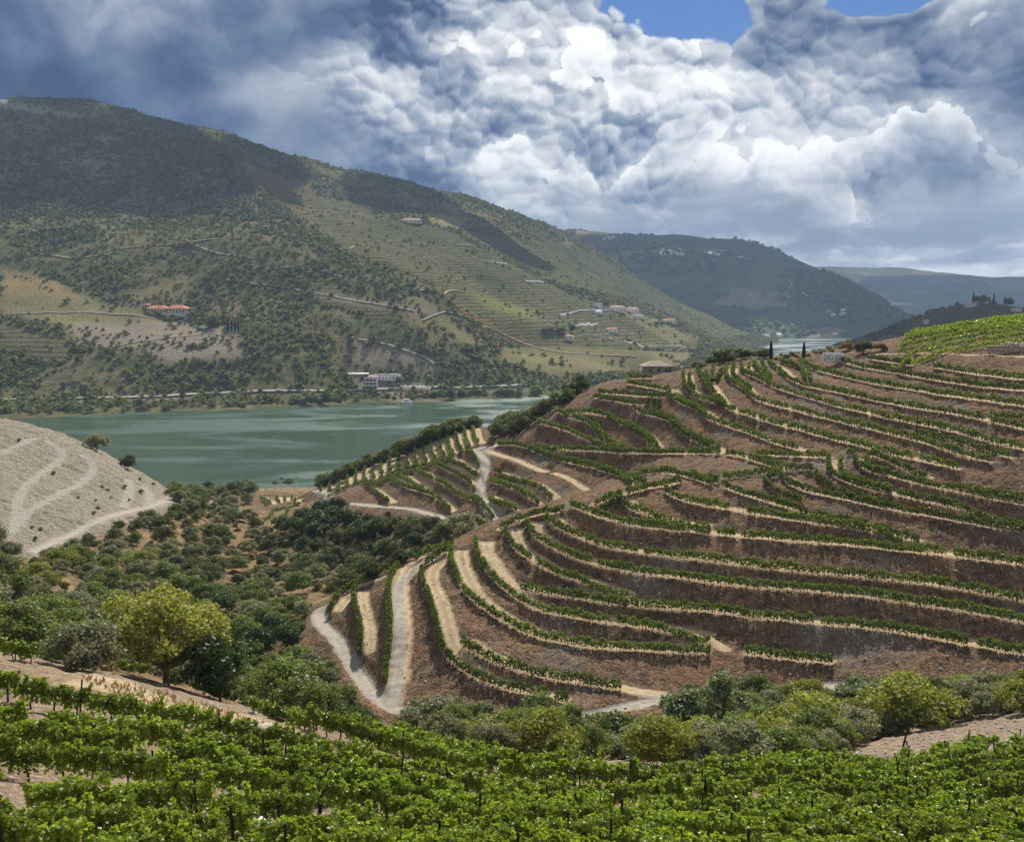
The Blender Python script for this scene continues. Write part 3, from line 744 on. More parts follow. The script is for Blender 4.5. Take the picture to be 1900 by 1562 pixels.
def ground_material():
    m, k, b, o = new_mat('schist_ground')
    pos = k.node('ShaderNodeNewGeometry').outputs['Position']
    soil = k.node('ShaderNodeAttribute', {'attribute_name': 'soil'}); cov = k.node('ShaderNodeAttribute', {'attribute_name': 'cover'})
    s = k.node('ShaderNodeSeparateColor', None, Color=soil.outputs['Color']).outputs
    c = k.node('ShaderNodeSeparateColor', None, Color=cov.outputs['Color']).outputs
    n1 = k.noise(pos, 0.11, 4, 0.6); n2 = k.noise(pos, 0.9, 5, 0.65); n3 = k.noise(pos, 4.2, 4, 0.7)
    grain = k.noise(pos, 14.0, 3, 0.7)
    vor = k.voro(pos, 2.2, 'F1'); vcol = k.voro(pos, 2.2, 'F1', out='Color'); v2 = k.voro(pos, 6.5, 'F1', out='Color')
    # schist risers: dark, rusty and grey
    ris = k.mix(k.ramp(n2, 0.36, 0.64), (0.080, 0.048, 0.028), (0.250, 0.152, 0.084))
    ris = k.mix(k.ramp(k.noise(pos, 0.33, 4, 0.6), 0.50, 0.66, 0, 0.7), ris, (0.060, 0.044, 0.030))
    ris = k.mix(k.ramp(n1, 0.48, 0.72, 0, 0.6), ris, (0.29, 0.145, 0.070))
    ris = k.mix(k.ramp(k.noise(pos, 0.07, 3, 0.5), 0.52, 0.70, 0, 0.7), ris, (0.20, 0.175, 0.145))
    ris = k.mix(k.ramp(n3, 0.52, 0.70, 0, 0.55), ris, (0.36, 0.27, 0.17))
    st = k.node('ShaderNodeSeparateColor', None, Color=v2).outputs
    ris = k.mix(k.ramp(st[0], 0.92, 0.95, 0, 0.7), ris, (0.34, 0.30, 0.25))
    ris = k.mix(k.ramp(st[1], 0.80, 0.86, 0, 0.75), ris, (0.055, 0.038, 0.028))
    sandc = k.mix(k.ramp(n2, 0.3, 0.7), (0.36, 0.265, 0.160), (0.52, 0.405, 0.262))
    sandc = k.mix(k.ramp(n3, 0.55, 0.75, 0, 0.5), sandc, (0.25, 0.165, 0.095))
    sandc = k.mix(k.ramp(k.noise(pos, 0.45, 4, 0.65), 0.54, 0.68, 0, 0.65), sandc, (0.185, 0.140, 0.070))
    rut = k.node('ShaderNodeAttribute', {'attribute_name': 'ruts'}).outputs['Fac']
    mid_ = k.math('MULTIPLY', k.math('SUBTRACT', 1.0, rut), k.ramp(n2, 0.25, 0.65, 0.25, 0.85))
    sandc = k.mix(mid_, sandc, (0.215, 0.150, 0.088))
    grav = k.mix(k.ramp(n2, 0.3, 0.7), (0.25, 0.218, 0.172), (0.40, 0.362, 0.300))
    grav = k.mix(k.ramp(grain, 0.55, 0.72, 0, 0.5), grav, (0.22, 0.18, 0.135))
    grav = k.mix(k.math('MULTIPLY', mid_, 0.7), grav, (0.205, 0.165, 0.118))
    palec = k.mix(k.ramp(n2, 0.3, 0.7), (0.178, 0.148, 0.105), (0.295, 0.255, 0.190))
    palec = k.mix(k.ramp(n3, 0.5, 0.72, 0, 0.6), palec, (0.17, 0.135, 0.085))
    palec = k.mix(k.ramp(st[2], 0.90, 0.94, 0, 0.8), palec, (0.62, 0.58, 0.50))
    palet = k.mix(k.ramp(grain, 0.4, 0.65), (0.28, 0.25, 0.20), (0.46, 0.43, 0.37))
    rav = k.mix(k.ramp(n2, 0.35, 0.65), (0.10, 0.085, 0.045), (0.255, 0.175, 0.095))
    rav = k.mix(k.ramp(n1, 0.45, 0.62, 0, 0.75), rav, (0.34, 0.22, 0.115))
    rav = k.mix(k.ramp(n3, 0.5, 0.7, 0, 0.5), rav, (0.13, 0.14, 0.06))
    fgc = k.mix(k.ramp(n2, 0.3, 0.7), (0.21, 0.145, 0.095), (0.34, 0.25, 0.168))
    fgc = k.mix(k.ramp(st[0], 0.80, 0.88, 0, 0.7), fgc, (0.42, 0.36, 0.29))
    fgc = k.mix(k.ramp(n1, 0.5, 0.7, 0, 0.6), fgc, (0.38, 0.29, 0.155))
    col = k.mix(c[1], rav, ris)
    col = k.mix(c[0], col, palec)
    col = k.mix(c[2], col, fgc)
    edge = k.math('ADD', k.math('MULTIPLY', k.math('SUBTRACT', n3, 0.5), 0.7), k.math('MULTIPLY', k.math('SUBTRACT', n2, 0.5), 0.6))
    col = k.mix(k.ramp(k.math('ADD', s[0], edge), 0.35, 0.65), col, sandc)
    col = k.mix(k.ramp(k.math('ADD', s[2], edge), 0.35, 0.65, 0, 0.8), col, palet)
    col = k.mix(k.ramp(k.math('ADD', s[1], edge), 0.35, 0.65), col, grav)
    k.set(b.inputs['Base Color'], col)
    b.inputs['Roughness'].default_value = 0.95; b.inputs['Specular IOR Level'].default_value = 0.1
    flat = k.math('MAXIMUM', s[0], s[1])
    amt = k.math('SUBTRACT', 1.0, k.math('MULTIPLY', flat, 0.8))
    hgt = k.math('ADD', k.math('MULTIPLY', n3, 0.5), k.math('ADD', k.math('MULTIPLY', vor, -0.5), k.math('MULTIPLY', grain, 0.22)))
    hgt = k.math('ADD', hgt, k.math('MULTIPLY', n2, 1.2))
    bn = k.node('ShaderNodeBump', None, Strength=0.9, Height=k.math('MULTIPLY', hgt, amt), Distance=0.55)
    k.set(b.inputs['Normal'], bn.outputs[0])
    return m

def hill_material():
    m, k, b, o = new_mat('far_slope')
    pos = k.node('ShaderNodeNewGeometry').outputs['Position']
    x, y, z = k.sep(pos)
    cov = k.node('ShaderNodeAttribute', {'attribute_name': 'cover'})
    c = k.node('ShaderNodeSeparateColor', None, Color=cov.outputs['Color']).outputs
    tone = k.node('ShaderNodeAttribute', {'attribute_name': 'tone'}).outputs['Color']
    n1 = k.noise(pos, 0.012, 5, 0.6); n2 = k.noise(pos, 0.08, 5, 0.62); n3 = k.noise(pos, 0.35, 4, 0.6)
    scrub = k.mix(k.ramp(n2, 0.35, 0.65), (0.062, 0.066, 0.030), (0.140, 0.125, 0.064))
    scrub = k.mix(k.ramp(n1, 0.50, 0.66, 0, 0.75), scrub, (0.205, 0.165, 0.092))
    # terraces: a step every 2.6 m of height, vines on the edge and bare bank below
    zz = k.math('ADD', z, k.math('MULTIPLY', k.math('SUBTRACT', n1, 0.5), 7.0))
    zz = k.math('ADD', zz, k.math('MULTIPLY', k.math('SUBTRACT', n2, 0.5), 1.2))
    ph = k.math('FRACT', k.math('DIVIDE', zz, 5.2))
    vine = k.ramp(k.math('ADD', ph, k.math('MULTIPLY', k.math('SUBTRACT', n3, 0.5), 0.5)), 0.38, 0.50)
    bank = k.mix(k.ramp(n3, 0.35, 0.7), (0.105, 0.078, 0.050), (0.250, 0.190, 0.118))
    green = k.mix(k.ramp(n2, 0.3, 0.7), (0.055, 0.072, 0.024), (0.100, 0.118, 0.042))
    terr = k.mix(vine, bank, green)
    terr = k.mix(0.55, terr, k.mix(1.0, terr, tone, 'MULTIPLY'))
    fld = k.mix(k.ramp(n3, 0.35, 0.65), (0.235, 0.195, 0.100), (0.135, 0.135, 0.062))
    fld = k.mix(1.0, fld, tone, 'MULTIPLY')
    bare = k.mix(k.ramp(n3, 0.35, 0.65), (0.185, 0.150, 0.108), (0.28, 0.235, 0.175))
    col = k.mix(c[0], scrub, terr); col = k.mix(c[1], col, fld); col = k.mix(c[2], col, bare)
    k.set(b.inputs['Base Color'], col)
    b.inputs['Roughness'].default_value = 1.0; b.inputs['Specular IOR Level'].default_value = 0.0
    hgt = k.math('ADD', k.math('MULTIPLY', n3, 1.6), k.math('MULTIPLY', k.math('MULTIPLY', vine, 1.8), c[0]))
    bn = k.node('ShaderNodeBump', None, Strength=1.0, Height=hgt, Distance=1.6)
    k.set(b.inputs['Normal'], bn.outputs[0])
    return m

def mountain_material(name, a, bcol, cc, patch):
    m, k, b, o = new_mat(name)
    pos = k.node('ShaderNodeNewGeometry').outputs['Position']
    n1 = k.noise(pos, 0.0035, 6, 0.62); n2 = k.noise(pos, 0.02, 5, 0.65)
    vc = k.voro(k.vmath('ADD', pos, k.vmath('SCALE', k.noise(pos, 0.004, 3, 0.5, out='Color'), scale=160.0)), 0.0042, 'F1', out='Color')
    v = k.node('ShaderNodeSeparateColor', None, Color=vc).outputs
    col = k.mix(k.ramp(n2, 0.3, 0.7), a, bcol)
    col = k.mix(k.ramp(v[0], 0.45, 0.55, 0, 0.65), col, cc)
    col = k.mix(k.ramp(v[1], 0.86, 0.90, 0, 0.8), col, patch)
    col = k.mix(k.ramp(n1, 0.5, 0.68, 0, 0.6), col, a)
    k.set(b.inputs['Base Color'], col); b.inputs['Roughness'].default_value = 1.0; b.inputs['Specular IOR Level'].default_value = 0.0
    bn = k.node('ShaderNodeBump', None, Strength=1.0, Height=n2, Distance=14.0)
    k.set(b.inputs['Normal'], bn.outputs[0])
    return m

def water_material():
    m, k, b, o = new_mat('river_water')
    pos = k.node('ShaderNodeNewGeometry').outputs['Position']
    sp = k.vmath('MULTIPLY', pos, (0.55, 1.0, 1.0))
    rip = k.noise(sp, 0.55, 5, 0.62); sw = k.noise(sp, 0.06, 3, 0.5)
    patch = k.noise(k.vmath('MULTIPLY', pos, (0.42, 1.0, 1.0)), 0.0105, 5, 0.6, dist=1.0)
    calm = k.ramp(patch, 0.42, 0.60)
    b.inputs['Base Color'].default_value = (0.040, 0.078, 0.052, 1)
    b.inputs['IOR'].default_value = 1.33; b.inputs['Specular IOR Level'].default_value = 0.5
    k.set(b.inputs['Roughness'], k.math('ADD', 0.06, k.math('MULTIPLY', calm, 0.30)))
    hgt = k.math('ADD', k.math('MULTIPLY', rip, k.math('ADD', 0.14, k.math('MULTIPLY', calm, 0.80))), k.math('MULTIPLY', sw, 0.25))
    bn = k.node('ShaderNodeBump', None, Strength=0.8, Height=hgt, Distance=0.9)
    k.set(b.inputs['Normal'], bn.outputs[0])
    return m

# ================================================================== LAND AND WATER
def project(x, y, z):
    """where a surveyed point stands in the view"""
    dz = z - CAMZ
    depth = y * CP - dz * SP; up_ = y * SP + dz * CP
    depth = np.where(depth < 0.1, 0.1, depth)
    return 950 + FPX * x / depth, 781 - FPX * up_ / depth
def in_poly(u, v, poly):
    poly = np.asarray(poly, float); inside = np.zeros(np.shape(u), bool)
    x1, y1 = poly[-1]
    for x2, y2 in poly:
        c_ = ((y1 > v) != (y2 > v)) & (u < (x2 - x1) * (v - y1) / (y2 - y1 + 1e-12) + x1)
        inside ^= c_; x1, y1 = x2, y2
    return inside
U_, V_ = project(XX, YY, Z)
pale_m = in_poly(U_, V_, [(-300,680),(45,772),(160,808),(250,850),(300,895),(325,920),(318,950),(200,985),(140,1015),(60,1045),(0,1010),(-300,990)]) & (YY > 235) & (XX < -60)
pale_m |= (XX < -150) & (YY > 250) & (V_ < 1000) & (YY < 520)
terr_m = dilate(fix, 14) & (YY > 124) & ~((XX < -80) & (YY > 235) & (YY < 430))
terr_m |= (XX > -44) & (YY > 126) & (YY < 345) & (BASE(XX, YY) > CAMZ - 60)
fg_m = (YY < 100) | ((XX > 30) & (YY < 114))
cover = np.stack([blur(pale_m.astype(float), 3), blur(terr_m.astype(float), 4), blur(fg_m.astype(float), 4)], -1)
soil = np.stack([blur(sand, 1), blur(gravel, 1), blur(pale, 1)], -1)
rutc = np.repeat(np.clip(blur(ruts, 1) * 1.5, 0, 1)[..., None], 3, -1)
ground = mobj('ground', mesh_from_grid('ground', XS, YS, Z, {'soil': soil, 'cover': cover, 'ruts': rutc}), ground_material())
tag(ground, kind='structure')

Uh, Vh = project(HXX, HYY, HZ)
def regions(u, v):
    R = dict(
     vine=[[(585,424),(700,408),(760,410),(830,428),(930,482),(1060,548),(1200,588),(1300,625),(1290,652),(1180,648),(1060,642),(960,642),(880,600),(830,556),(790,520),(720,492),(640,466)],
           [(440,300),(520,326),(600,366),(740,393),(720,408),(600,420),(540,392),(480,350)],
           [(850,430),(1000,448),(1100,470),(1200,530),(1420,620),(1330,628),(1200,562),(1060,532),(950,482)],
           [(560,505),(640,540),(700,565),(760,585),(700,590),(600,560)],
           [(570,300),(700,345),(660,350),(590,320)], [(0,600),(140,640),(120,670),(0,650)]],
     field=[[(0,498),(60,503),(130,533),(200,562),(280,583),(312,600),(300,617),(200,612),(120,602),(0,585)],
            [(930,645),(1060,640),(1190,650),(1300,655),(1240,690),(1000,694),(920,668)],
            [(862,540),(1010,578),(990,592),(900,572)], [(790,395),(865,405),(850,425),(800,415)], [(1120,560),(1240,600),(1290,630),(1250,640)],
            [(755,545),(860,640),(900,645),(800,560)]],
     bare=[[(655,632),(760,652),(818,672),(815,692),(740,690),(650,664)], [(0,182),(70,195),(150,215),(140,222),(60,212),(0,200)],
           [(580,540),(800,572),(800,580),(700,572),(590,552)], [(130,598),(318,596),(445,612),(455,665),(320,672),(230,645),(140,645)],
           [(655,705),(840,716),(990,718),(990,728),(660,732)], [(180,735),(360,728),(360,744),(180,744)]])
    return {n: np.any([in_poly(u, v, p) for p in ps], axis=0) for n, ps in R.items()}
RG = regions(Uh, Vh)
tone = np.ones(HZ.shape + (3,))
tone[in_poly(Uh, Vh, [(440,300),(520,326),(600,366),(560,400),(480,350)])] = (1.35, 0.95, 0.75)
tone[in_poly(Uh, Vh, [(830,545),(900,590),(960,625),(1000,640),(900,645),(850,600),(815,560)])] = (1.35, 0.95, 0.8)
tone[in_poly(Uh, Vh, [(862,540),(1010,578),(990,592),(900,572)])] = (0.9, 1.05, 0.75)
tone[in_poly(Uh, Vh, [(0,498),(130,533),(150,552),(0,545)])] = (1.3, 1.1, 1.0)
tone[in_poly(Uh, Vh, [(850,430),(1000,448),(1100,470),(1200,530),(1420,620),(1330,628),(1200,562),(1060,532),(950,482)])] = (0.8, 0.95, 0.85)
hcov = np.stack([blur(RG[n].astype(float), 2) for n in ('vine', 'field', 'bare')], -1)
hillside = mobj('hillside', mesh_from_grid('hillside', HX, HY, HZ, {'cover': hcov, 'tone': tone}), hill_material())
tag(hillside, kind='structure')
mB = mountain_material('mountain_b', (0.050, 0.058, 0.040), (0.095, 0.100, 0.058), (0.085, 0.105, 0.050), (0.21, 0.165, 0.12))
mC = mountain_material('mountain_c', (0.055, 0.062, 0.050), (0.085, 0.090, 0.065), (0.10, 0.105, 0.07), (0.15, 0.13, 0.10))
mD = mountain_material('hill_d', (0.050, 0.050, 0.030), (0.11, 0.095, 0.058), (0.12, 0.105, 0.06), (0.16, 0.13, 0.09))
for nm, G, mt in (('mountain', BHILL, mB), ('far_mountain', CHILL, mC), ('far_ridge', EHILL, mC), ('hill', DHILL, mD)):
    tag(mobj(nm, mesh_from_grid(nm, G.xs, G.ys, G.z), mt), kind='structure')
me = bpy.data.meshes.new('river'); fill_mesh(me, [(-2600, 380, 0), (7000, 380, 0), (7000, 11500, 0), (-2600, 11500, 0)], [(0, 1, 2, 3)])
tag(mobj('river', me, water_material()), kind='structure')
print('land', time.time() - T0)

# ================================================================== PLANTS
def rand_rot(n, g):
    q = g.normal(size=(n, 4)); q /= np.linalg.norm(q, axis=1)[:, None]
    w_, x, y, z = q.T
    return np.stack([np.stack([1-2*(y*y+z*z), 2*(x*y-z*w_), 2*(x*z+y*w_)], -1), np.stack([2*(x*y+z*w_), 1-2*(x*x+z*z), 2*(y*z-x*w_)], -1),
                     np.stack([2*(x*z-y*w_), 2*(y*z+x*w_), 1-2*(x*x+y*y)], -1)], 1)
def leaf_quads(pos, nrm, size, g, aspect=1.35, tilt=0.75):
    """one leaf-sized face per point, facing roughly along nrm"""
    n = len(pos)
    nn = nrm + g.normal(size=(n, 3)) * tilt; nn /= np.linalg.norm(nn, axis=1)[:, None] + 1e-9
    a = g.normal(size=(n, 3)); a -= (a * nn).sum(1)[:, None] * nn; a /= np.linalg.norm(a, axis=1)[:, None] + 1e-9
    b = np.cross(nn, a)
    s = np.broadcast_to(np.asarray(size, float), (n,))[:, None] * g.uniform(0.7, 1.3, (n, 1))
    L = a * s * 0.5 * aspect; W = b * s * 0.5
    k = nn * s * 0.12
    co = np.stack([pos - L, pos + W * 0.9 + k - L * 0.1, pos + L, pos - W * 0.9 + k - L * 0.1], 1)
    return co.reshape(-1, 3)
def quads_mesh(name, co, mat):
    me = bpy.data.meshes.new(name); fill_mesh(me, co, np.arange(len(co)).reshape(-1, 4)); me.materials.append(mat); return me
def tube(path, rad, seg=6):
    """tapered limb along a path -> verts, quads"""
    path = np.asarray(path, float); n = len(path); co = []; fc = []
    t = np.gradient(path, axis=0)
    for i in range(n):
        d = t[i] / (np.linalg.norm(t[i]) + 1e-9)
        a = np.cross(d, (0, 0, 1) if abs(d[2]) < 0.9 else (1, 0, 0)); a /= np.linalg.norm(a); b = np.cross(d, a)
        for s in range(seg):
            th = 2 * math.pi * s / seg; co.append(path[i] + rad[i] * (math.cos(th) * a + math.sin(th) * b))
    for i in range(n - 1):
        for s in range(seg): fc.append((i * seg + s, i * seg + (s + 1) % seg, (i + 1) * seg + (s + 1) % seg, (i + 1) * seg + s))
    return np.array(co), np.array(fc)
def merge(parts):
    co = []; fc = []; o = 0
    for c_, f in parts: co.append(c_); fc.append(f + o); o += len(c_)
    return np.vstack(co), np.vstack(fc)
def poly_mesh(name, co, fc, mat, smooth_=False):
    me = bpy.data.meshes.new(name); fill_mesh(me, co, fc); me.materials.append(mat)
    if smooth_: me.polygons.foreach_set('use_smooth', np.ones(len(me.polygons), bool))
    return me

bark = plain('bark', (0.11, 0.085, 0.06), 0.95, 0.1, 0.35, 8.0)
bark_pale = plain('pale_bark', (0.22, 0.185, 0.12), 0.9, 0.1, 0.35, 6.0)
LEAF = dict(
 oak=leafy('oak_leaf', (0.085, 0.098, 0.036), (0.165, 0.178, 0.068), 0.40, 0.25),
 dark=leafy('dark_leaf', (0.048, 0.076, 0.026), (0.108, 0.142, 0.046), 0.36, 0.25),
 olive=leafy('olive_leaf', (0.185, 0.195, 0.112), (0.300, 0.305, 0.195), 0.42, 0.25),
 mid=leafy('green_leaf', (0.112, 0.155, 0.042), (0.215, 0.255, 0.080), 0.45, 0.25),
 lime=leafy('lime_leaf', (0.185, 0.215, 0.040), (0.290, 0.305, 0.068), 0.46, 0.25),
 poplar=leafy('silver_leaf', (0.145, 0.182, 0.085), (0.250, 0.280, 0.155), 0.42, 0.35),
 yellow=leafy('yellow_leaf', (0.215, 0.240, 0.055), (0.400, 0.390, 0.092), 0.48, 0.25, young=(0.16, 0.19, 0.05)),
 dry=leafy('dry_leaf', (0.210, 0.150, 0.070), (0.33, 0.245, 0.120), 0.3, 0.1),
 cypress=leafy('cypress_leaf', (0.016, 0.028, 0.014), (0.034, 0.050, 0.024), 0.08, 0.2),
 reed=leafy('reed_leaf', (0.16, 0.16, 0.06), (0.25, 0.235, 0.10), 0.38, 0.2))
vine_near = leafy('vine_leaf', (0.150, 0.215, 0.022), (0.335, 0.425, 0.058), 0.56, 0.45, 0.36, young=(0.36, 0.40, 0.08))
vine_far = leafy('terrace_vine_leaf', (0.080, 0.122, 0.022), (0.165, 0.215, 0.042), 0.48, 0.3, 0.5)
vine_wood = plain('vine_wood', (0.060, 0.046, 0.036), 0.95, 0.1, 0.3, 10)
post_wood = plain('post_wood', (0.030, 0.025, 0.022), 0.9, 0.15, 0.4, 9)

def crown_pts(g, n, lobes, rr, shell=0.62):
    """points through a crown made of many lobes; denser towards the outside of each"""
    pos = []; nr = []
    wts = np.array([r ** 2 for _, r in lobes]); wts /= wts.sum()
    for (c_, r), w_ in zip(lobes, wts):
        m = max(3, int(n * w_))
        d = g.normal(size=(m, 3)); d /= np.linalg.norm(d, axis=1)[:, None]
        d[:, 2] = np.where(d[:, 2] < -0.45, -d[:, 2] * 0.5, d[:, 2])
        q = r * (shell + (1 - shell) * g.random((m, 1)) ** 0.6) * (1 + 0.16 * g.normal(size=(m, 1)))
        pos.append(c_ + d * q); nr.append(d)
    return np.vstack(pos), np.vstack(nr)
def lobes_for(g, nl, R, H, z0, spread=0.75, size=(0.34, 0.55), flat=1.0):
    out = []
    for i in range(nl):
        a = g.uniform(0, 2 * math.pi); rr = R * spread * math.sqrt(g.random()); zz = g.random()
        prof = math.sqrt(max(0.05, 1 - (2 * zz - 0.85) ** 2 * 0.85))
        out.append((np.array([math.cos(a) * rr * prof, math.sin(a) * rr * prof, z0 + H * (0.12 + 0.72 * zz) * flat]), R * g.uniform(*size)))
    return out
def make_tree(kind, seed, R, H, trunk_h, n=1300, leaf=0.42, nl=22, spread=0.78, size=(0.28, 0.46), limbs=5, bk=None, shell=0.6, tilt=0.8, top=None, leafmat=None):
    g = np.random.default_rng(seed)
    L = lobes_for(g, nl, R, H - trunk_h, trunk_h, spread, size)
    pos, nr = crown_pts(g, n, L, R, shell)
    keep = pos[:, 2] > 0.12; pos, nr = pos[keep], nr[keep]
    cm = quads_mesh(kind + '_crown', leaf_quads(pos, nr, leaf, g, tilt=tilt), leafmat or LEAF[kind])
    parts = []; th = max(trunk_h, 0.5); r0 = 0.045 * H * (0.8 if limbs > 6 else 0.62)
    lean = g.normal(size=2) * 0.05 * H
    tp = [np.array([0, 0, -0.7]), np.array([lean[0] * .2, lean[1] * .2, th * 0.5]), np.array([lean[0], lean[1], th + 0.22 * (H - th)])]
    parts.append(tube(spline(tp, 4), np.linspace(r0, r0 * 0.5, 9)))
    for i in range(limbs):
        c_ = L[i % nl][0]
        s = np.array([lean[0], lean[1], th * g.uniform(0.6, 1.05)])
        m_ = (s + c_) / 2 + np.array([0, 0, -0.06 * H]) + g.normal(size=3) * 0.03 * H
        parts.append(tube(spline([s * np.array([.6, .6, .9]), m_, c_], 3), np.linspace(r0 * 0.5, r0 * 0.12, 7), 5))
    tco, tfc = merge(parts)
    return poly_mesh(kind + '_trunk', tco, tfc, bk or bark, True), cm

TREES = {}
def reg(key, meshes): TREES.setdefault(key, []).append(meshes)
for s in range(4): reg('oak', make_tree('oak', 10 + s, 2.7, 4.6, 0.7, 5000, 0.215, 34, spread=0.95, size=(0.16, 0.42)))
for s in range(3): reg('dark', make_tree('dark', 20 + s, 2.7, 5.0, 0.8, 5000, 0.225, 32, spread=0.9, size=(0.18, 0.42)))
for s in range(4): reg('olive', make_tree('olive', 30 + s, 2.4, 4.0, 0.8, 4800, 0.195, 36, tilt=1.1, spread=0.98, size=(0.14, 0.38), shell=0.45))
for s in range(4): reg('mid', make_tree('mid', 40 + s, 2.8, 5.0, 0.8, 5200, 0.220, 36, spread=0.97, size=(0.15, 0.40)))
for s in range(3): reg('lime', make_tree('lime', 50 + s, 3.0, 4.8, 0.9, 5200, 0.215, 34, tilt=1.0, spread=0.95, size=(0.15, 0.40)))
for s in range(3): reg('poplar', make_tree('poplar', 60 + s, 2.3, 7.4, 1.4, 4600, 0.235, 34, spread=0.9, size=(0.20, 0.36), limbs=9, shell=0.45, tilt=1.0))
for s in range(2): reg('dry', make_tree('dry', 70 + s, 1.5, 1.9, 0.2, 900, 0.26, 16, tilt=1.0))
for s in range(2): reg('reed', make_tree('reed', 80 + s, 1.6, 2.2, 0.2, 1000, 0.28, 16, tilt=1.0))
def make_cypress(seed, H=6.0, R=0.62):
    g = np.random.default_rng(seed); n = 1500
    t = g.random(n) ** 0.8; z = 0.35 + t * (H - 0.4)
    prof = R * np.clip(np.sin(np.pi * np.clip((t * 0.86 + 0.14), 0, 1)) ** 0.6, 0.05, 1) * (1 - 0.35 * t)
    a = g.uniform(0, 2 * np.pi, n); r = prof * g.uniform(0.55, 1.05, n)
    pos = np.stack([np.cos(a) * r, np.sin(a) * r, z], 1); nr = np.stack([np.cos(a), np.sin(a), 0.6 + 0 * a], 1)
    cm = quads_mesh('cypress_crown', leaf_quads(pos, nr, 0.26, g, 1.8, 0.5), LEAF['cypress'])
    co, fc = tube([(0, 0, -0.5), (0, 0, 0.8), (0, 0, H * 0.7)], [0.12, 0.10, 0.03])
    return poly_mesh('cypress_trunk', co, fc, bark, True), cm
for s in range(2): reg('cypress', make_cypress(90 + s))

def put_tree(kind, var, loc, scale, rz, label, group=None, cat='tree', name=None, parts=True):
    ms = TREES[kind][var % len(TREES[kind])]
    if parts:
        o = empty(name or 'tree', loc, rz); o.scale = (scale,) * 3 if np.isscalar(scale) else scale
        mobj('trunk', ms[0], None, o); mobj('crown', ms[1], None, o)
    else:
        o = mobj(name or 'bush', ms[1]); o.location = loc; o.rotation_euler = (0, 0, rz); o.scale = (scale,) * 3 if np.isscalar(scale) else scale
    return tag(o, label, cat, group)
def gz(x, y): return float(GROUND(x, y))
def spot(u, v, y0=100, y1=700):
    """ground point under a place in the view"""
    h_ = GROUND.cast([u], [v], y0, y1, 0.4)[0]
    return h_
PLACED = []
def far_enough(x, y, d):
    if not PLACED: return True
    a = np.array(PLACED)
    return ((a[:, 0] - x) ** 2 + (a[:, 1] - y) ** 2).min() > d * d
ORD = ['first', 'second', 'third', 'fourth', 'fifth', 'sixth', 'seventh', 'eighth']
SIZE = {k_: (max(v.co.z for v in TREES[k_][0][1].vertices)) for k_ in TREES}

# --- trees one would point out (image column, row of the foot, distance, height in m)
def hero(kind, var, u, vbase, y, H, label, name='tree', wide=1.0, cat='tree', group=None):
    p = P(u, vbase, y); x, yy = float(p[0]), float(p[1])
    s = H / SIZE[kind]
    o = put_tree(kind, var, (x, yy, gz(x, yy) - 0.05), (s * wide, s * wide, s), random.uniform(0, 6.28), label, group, cat, name)
    PLACED.append((x, yy)); return o
# the big yellow-green plane tree with open limbs
big = make_tree('yellow', 5, 5.6, 10.6, 2.4, 11000, 0.27, 46, spread=0.85, size=(0.17, 0.29), limbs=16, bk=bark_pale, shell=0.5, tilt=0.9)
TREES['plane'] = [big]; SIZE['plane'] = 10.6
hero('plane', 0, 308, 1262, 104, 11.9, 'big yellow-green plane tree with pale limbs standing above the foreground vines', 'plane_tree', 1.12)
hero('dark', 0, 408, 1290, 101, 8.2, 'dark green bushy tree touching the right side of the yellow plane tree', wide=0.95)
hero('mid', 0, 540, 1302, 112, 8.0, 'broad green tree below the bend of the pale gravel road', wide=1.35)
hero('mid', 1, 500, 1200, 140, 7.5, 'leafy green tree between the yellow plane tree and the gravel road', wide=1.25)
hero('mid', 2, 430, 1180, 150, 8.0, 'tall green tree behind the yellow plane tree', wide=1.1)
hero('olive', 0, 495, 1215, 128, 4.5, 'silvery bush in front of the green trees by the road bend', 'bush', 1.3, 'bush')
hero('poplar', 0, 1330, 1372, 112, 10.8, 'tall silver-green tree rising past the lowest terraces', wide=1.0)
hero('poplar', 1, 1262, 1375, 114, 8.2, 'loose silver-green tree left of the tallest tree in the valley', wide=1.2)
hero('poplar', 2, 1590, 1350, 118, 8.2, 'airy silver-green tree in front of the dark lowest bank', wide=1.25)
hero('mid', 3, 1425, 1335, 121, 5.8, 'round green tree right of the tall silver tree', wide=1.15)
hero('oak', 0, 1690, 1300, 124, 5.6, 'dark round tree against the dark bank, left of its twin', wide=1.0)
hero('oak', 1, 1735, 1315, 121, 5.4, 'dark round tree right of its twin beside the lower track', wide=1.0)
hero('lime', 0, 1490, 1405, 106, 7.2, 'bright yellow-green tree above the right-hand vines', wide=1.15)
hero('lime', 1, 1685, 1372, 110, 7.0, 'yellow-green tree with dark stems above the stony slope', wide=1.2)
hero('lime', 2, 1600, 1372, 110, 5.0, 'low yellow-green tree between two larger ones over the stony slope', wide=1.2)
hero('olive', 1, 1510, 1418, 101, 4.0, 'silvery olive bush at the left end of the stony slope', 'bush', 1.0, 'bush')
hero('oak', 2, 1568, 1400, 105, 4.0, 'dark green bush where the stony slope begins', 'bush', 0.9, 'bush')
hero('mid', 0, 1000, 1385, 120, 7.4, 'dark leafy tree in front of the end of the lowest vine row', wide=1.0)
hero('mid', 2, 1062, 1378, 121, 6.0, 'green tree beside the gravel track at the foot of the terraces', wide=0.9)
hero('poplar', 1, 845, 1380, 124, 6.6, 'silver-green tree where the gravel road runs into the valley trees', wide=1.2)
hero('poplar', 0, 905, 1372, 122, 5.6, 'pale leafy tree below the lowest terrace bank', wide=0.9)
hero('lime', 0, 1000, 1432, 102, 5.2, 'round olive-yellow bush rising straight behind the foreground vines', 'bush', 1.25, 'bush')
hero('lime', 2, 935, 1415, 106, 4.8, 'yellowish bush left of the round olive-yellow one', 'bush', 1.2, 'bush')
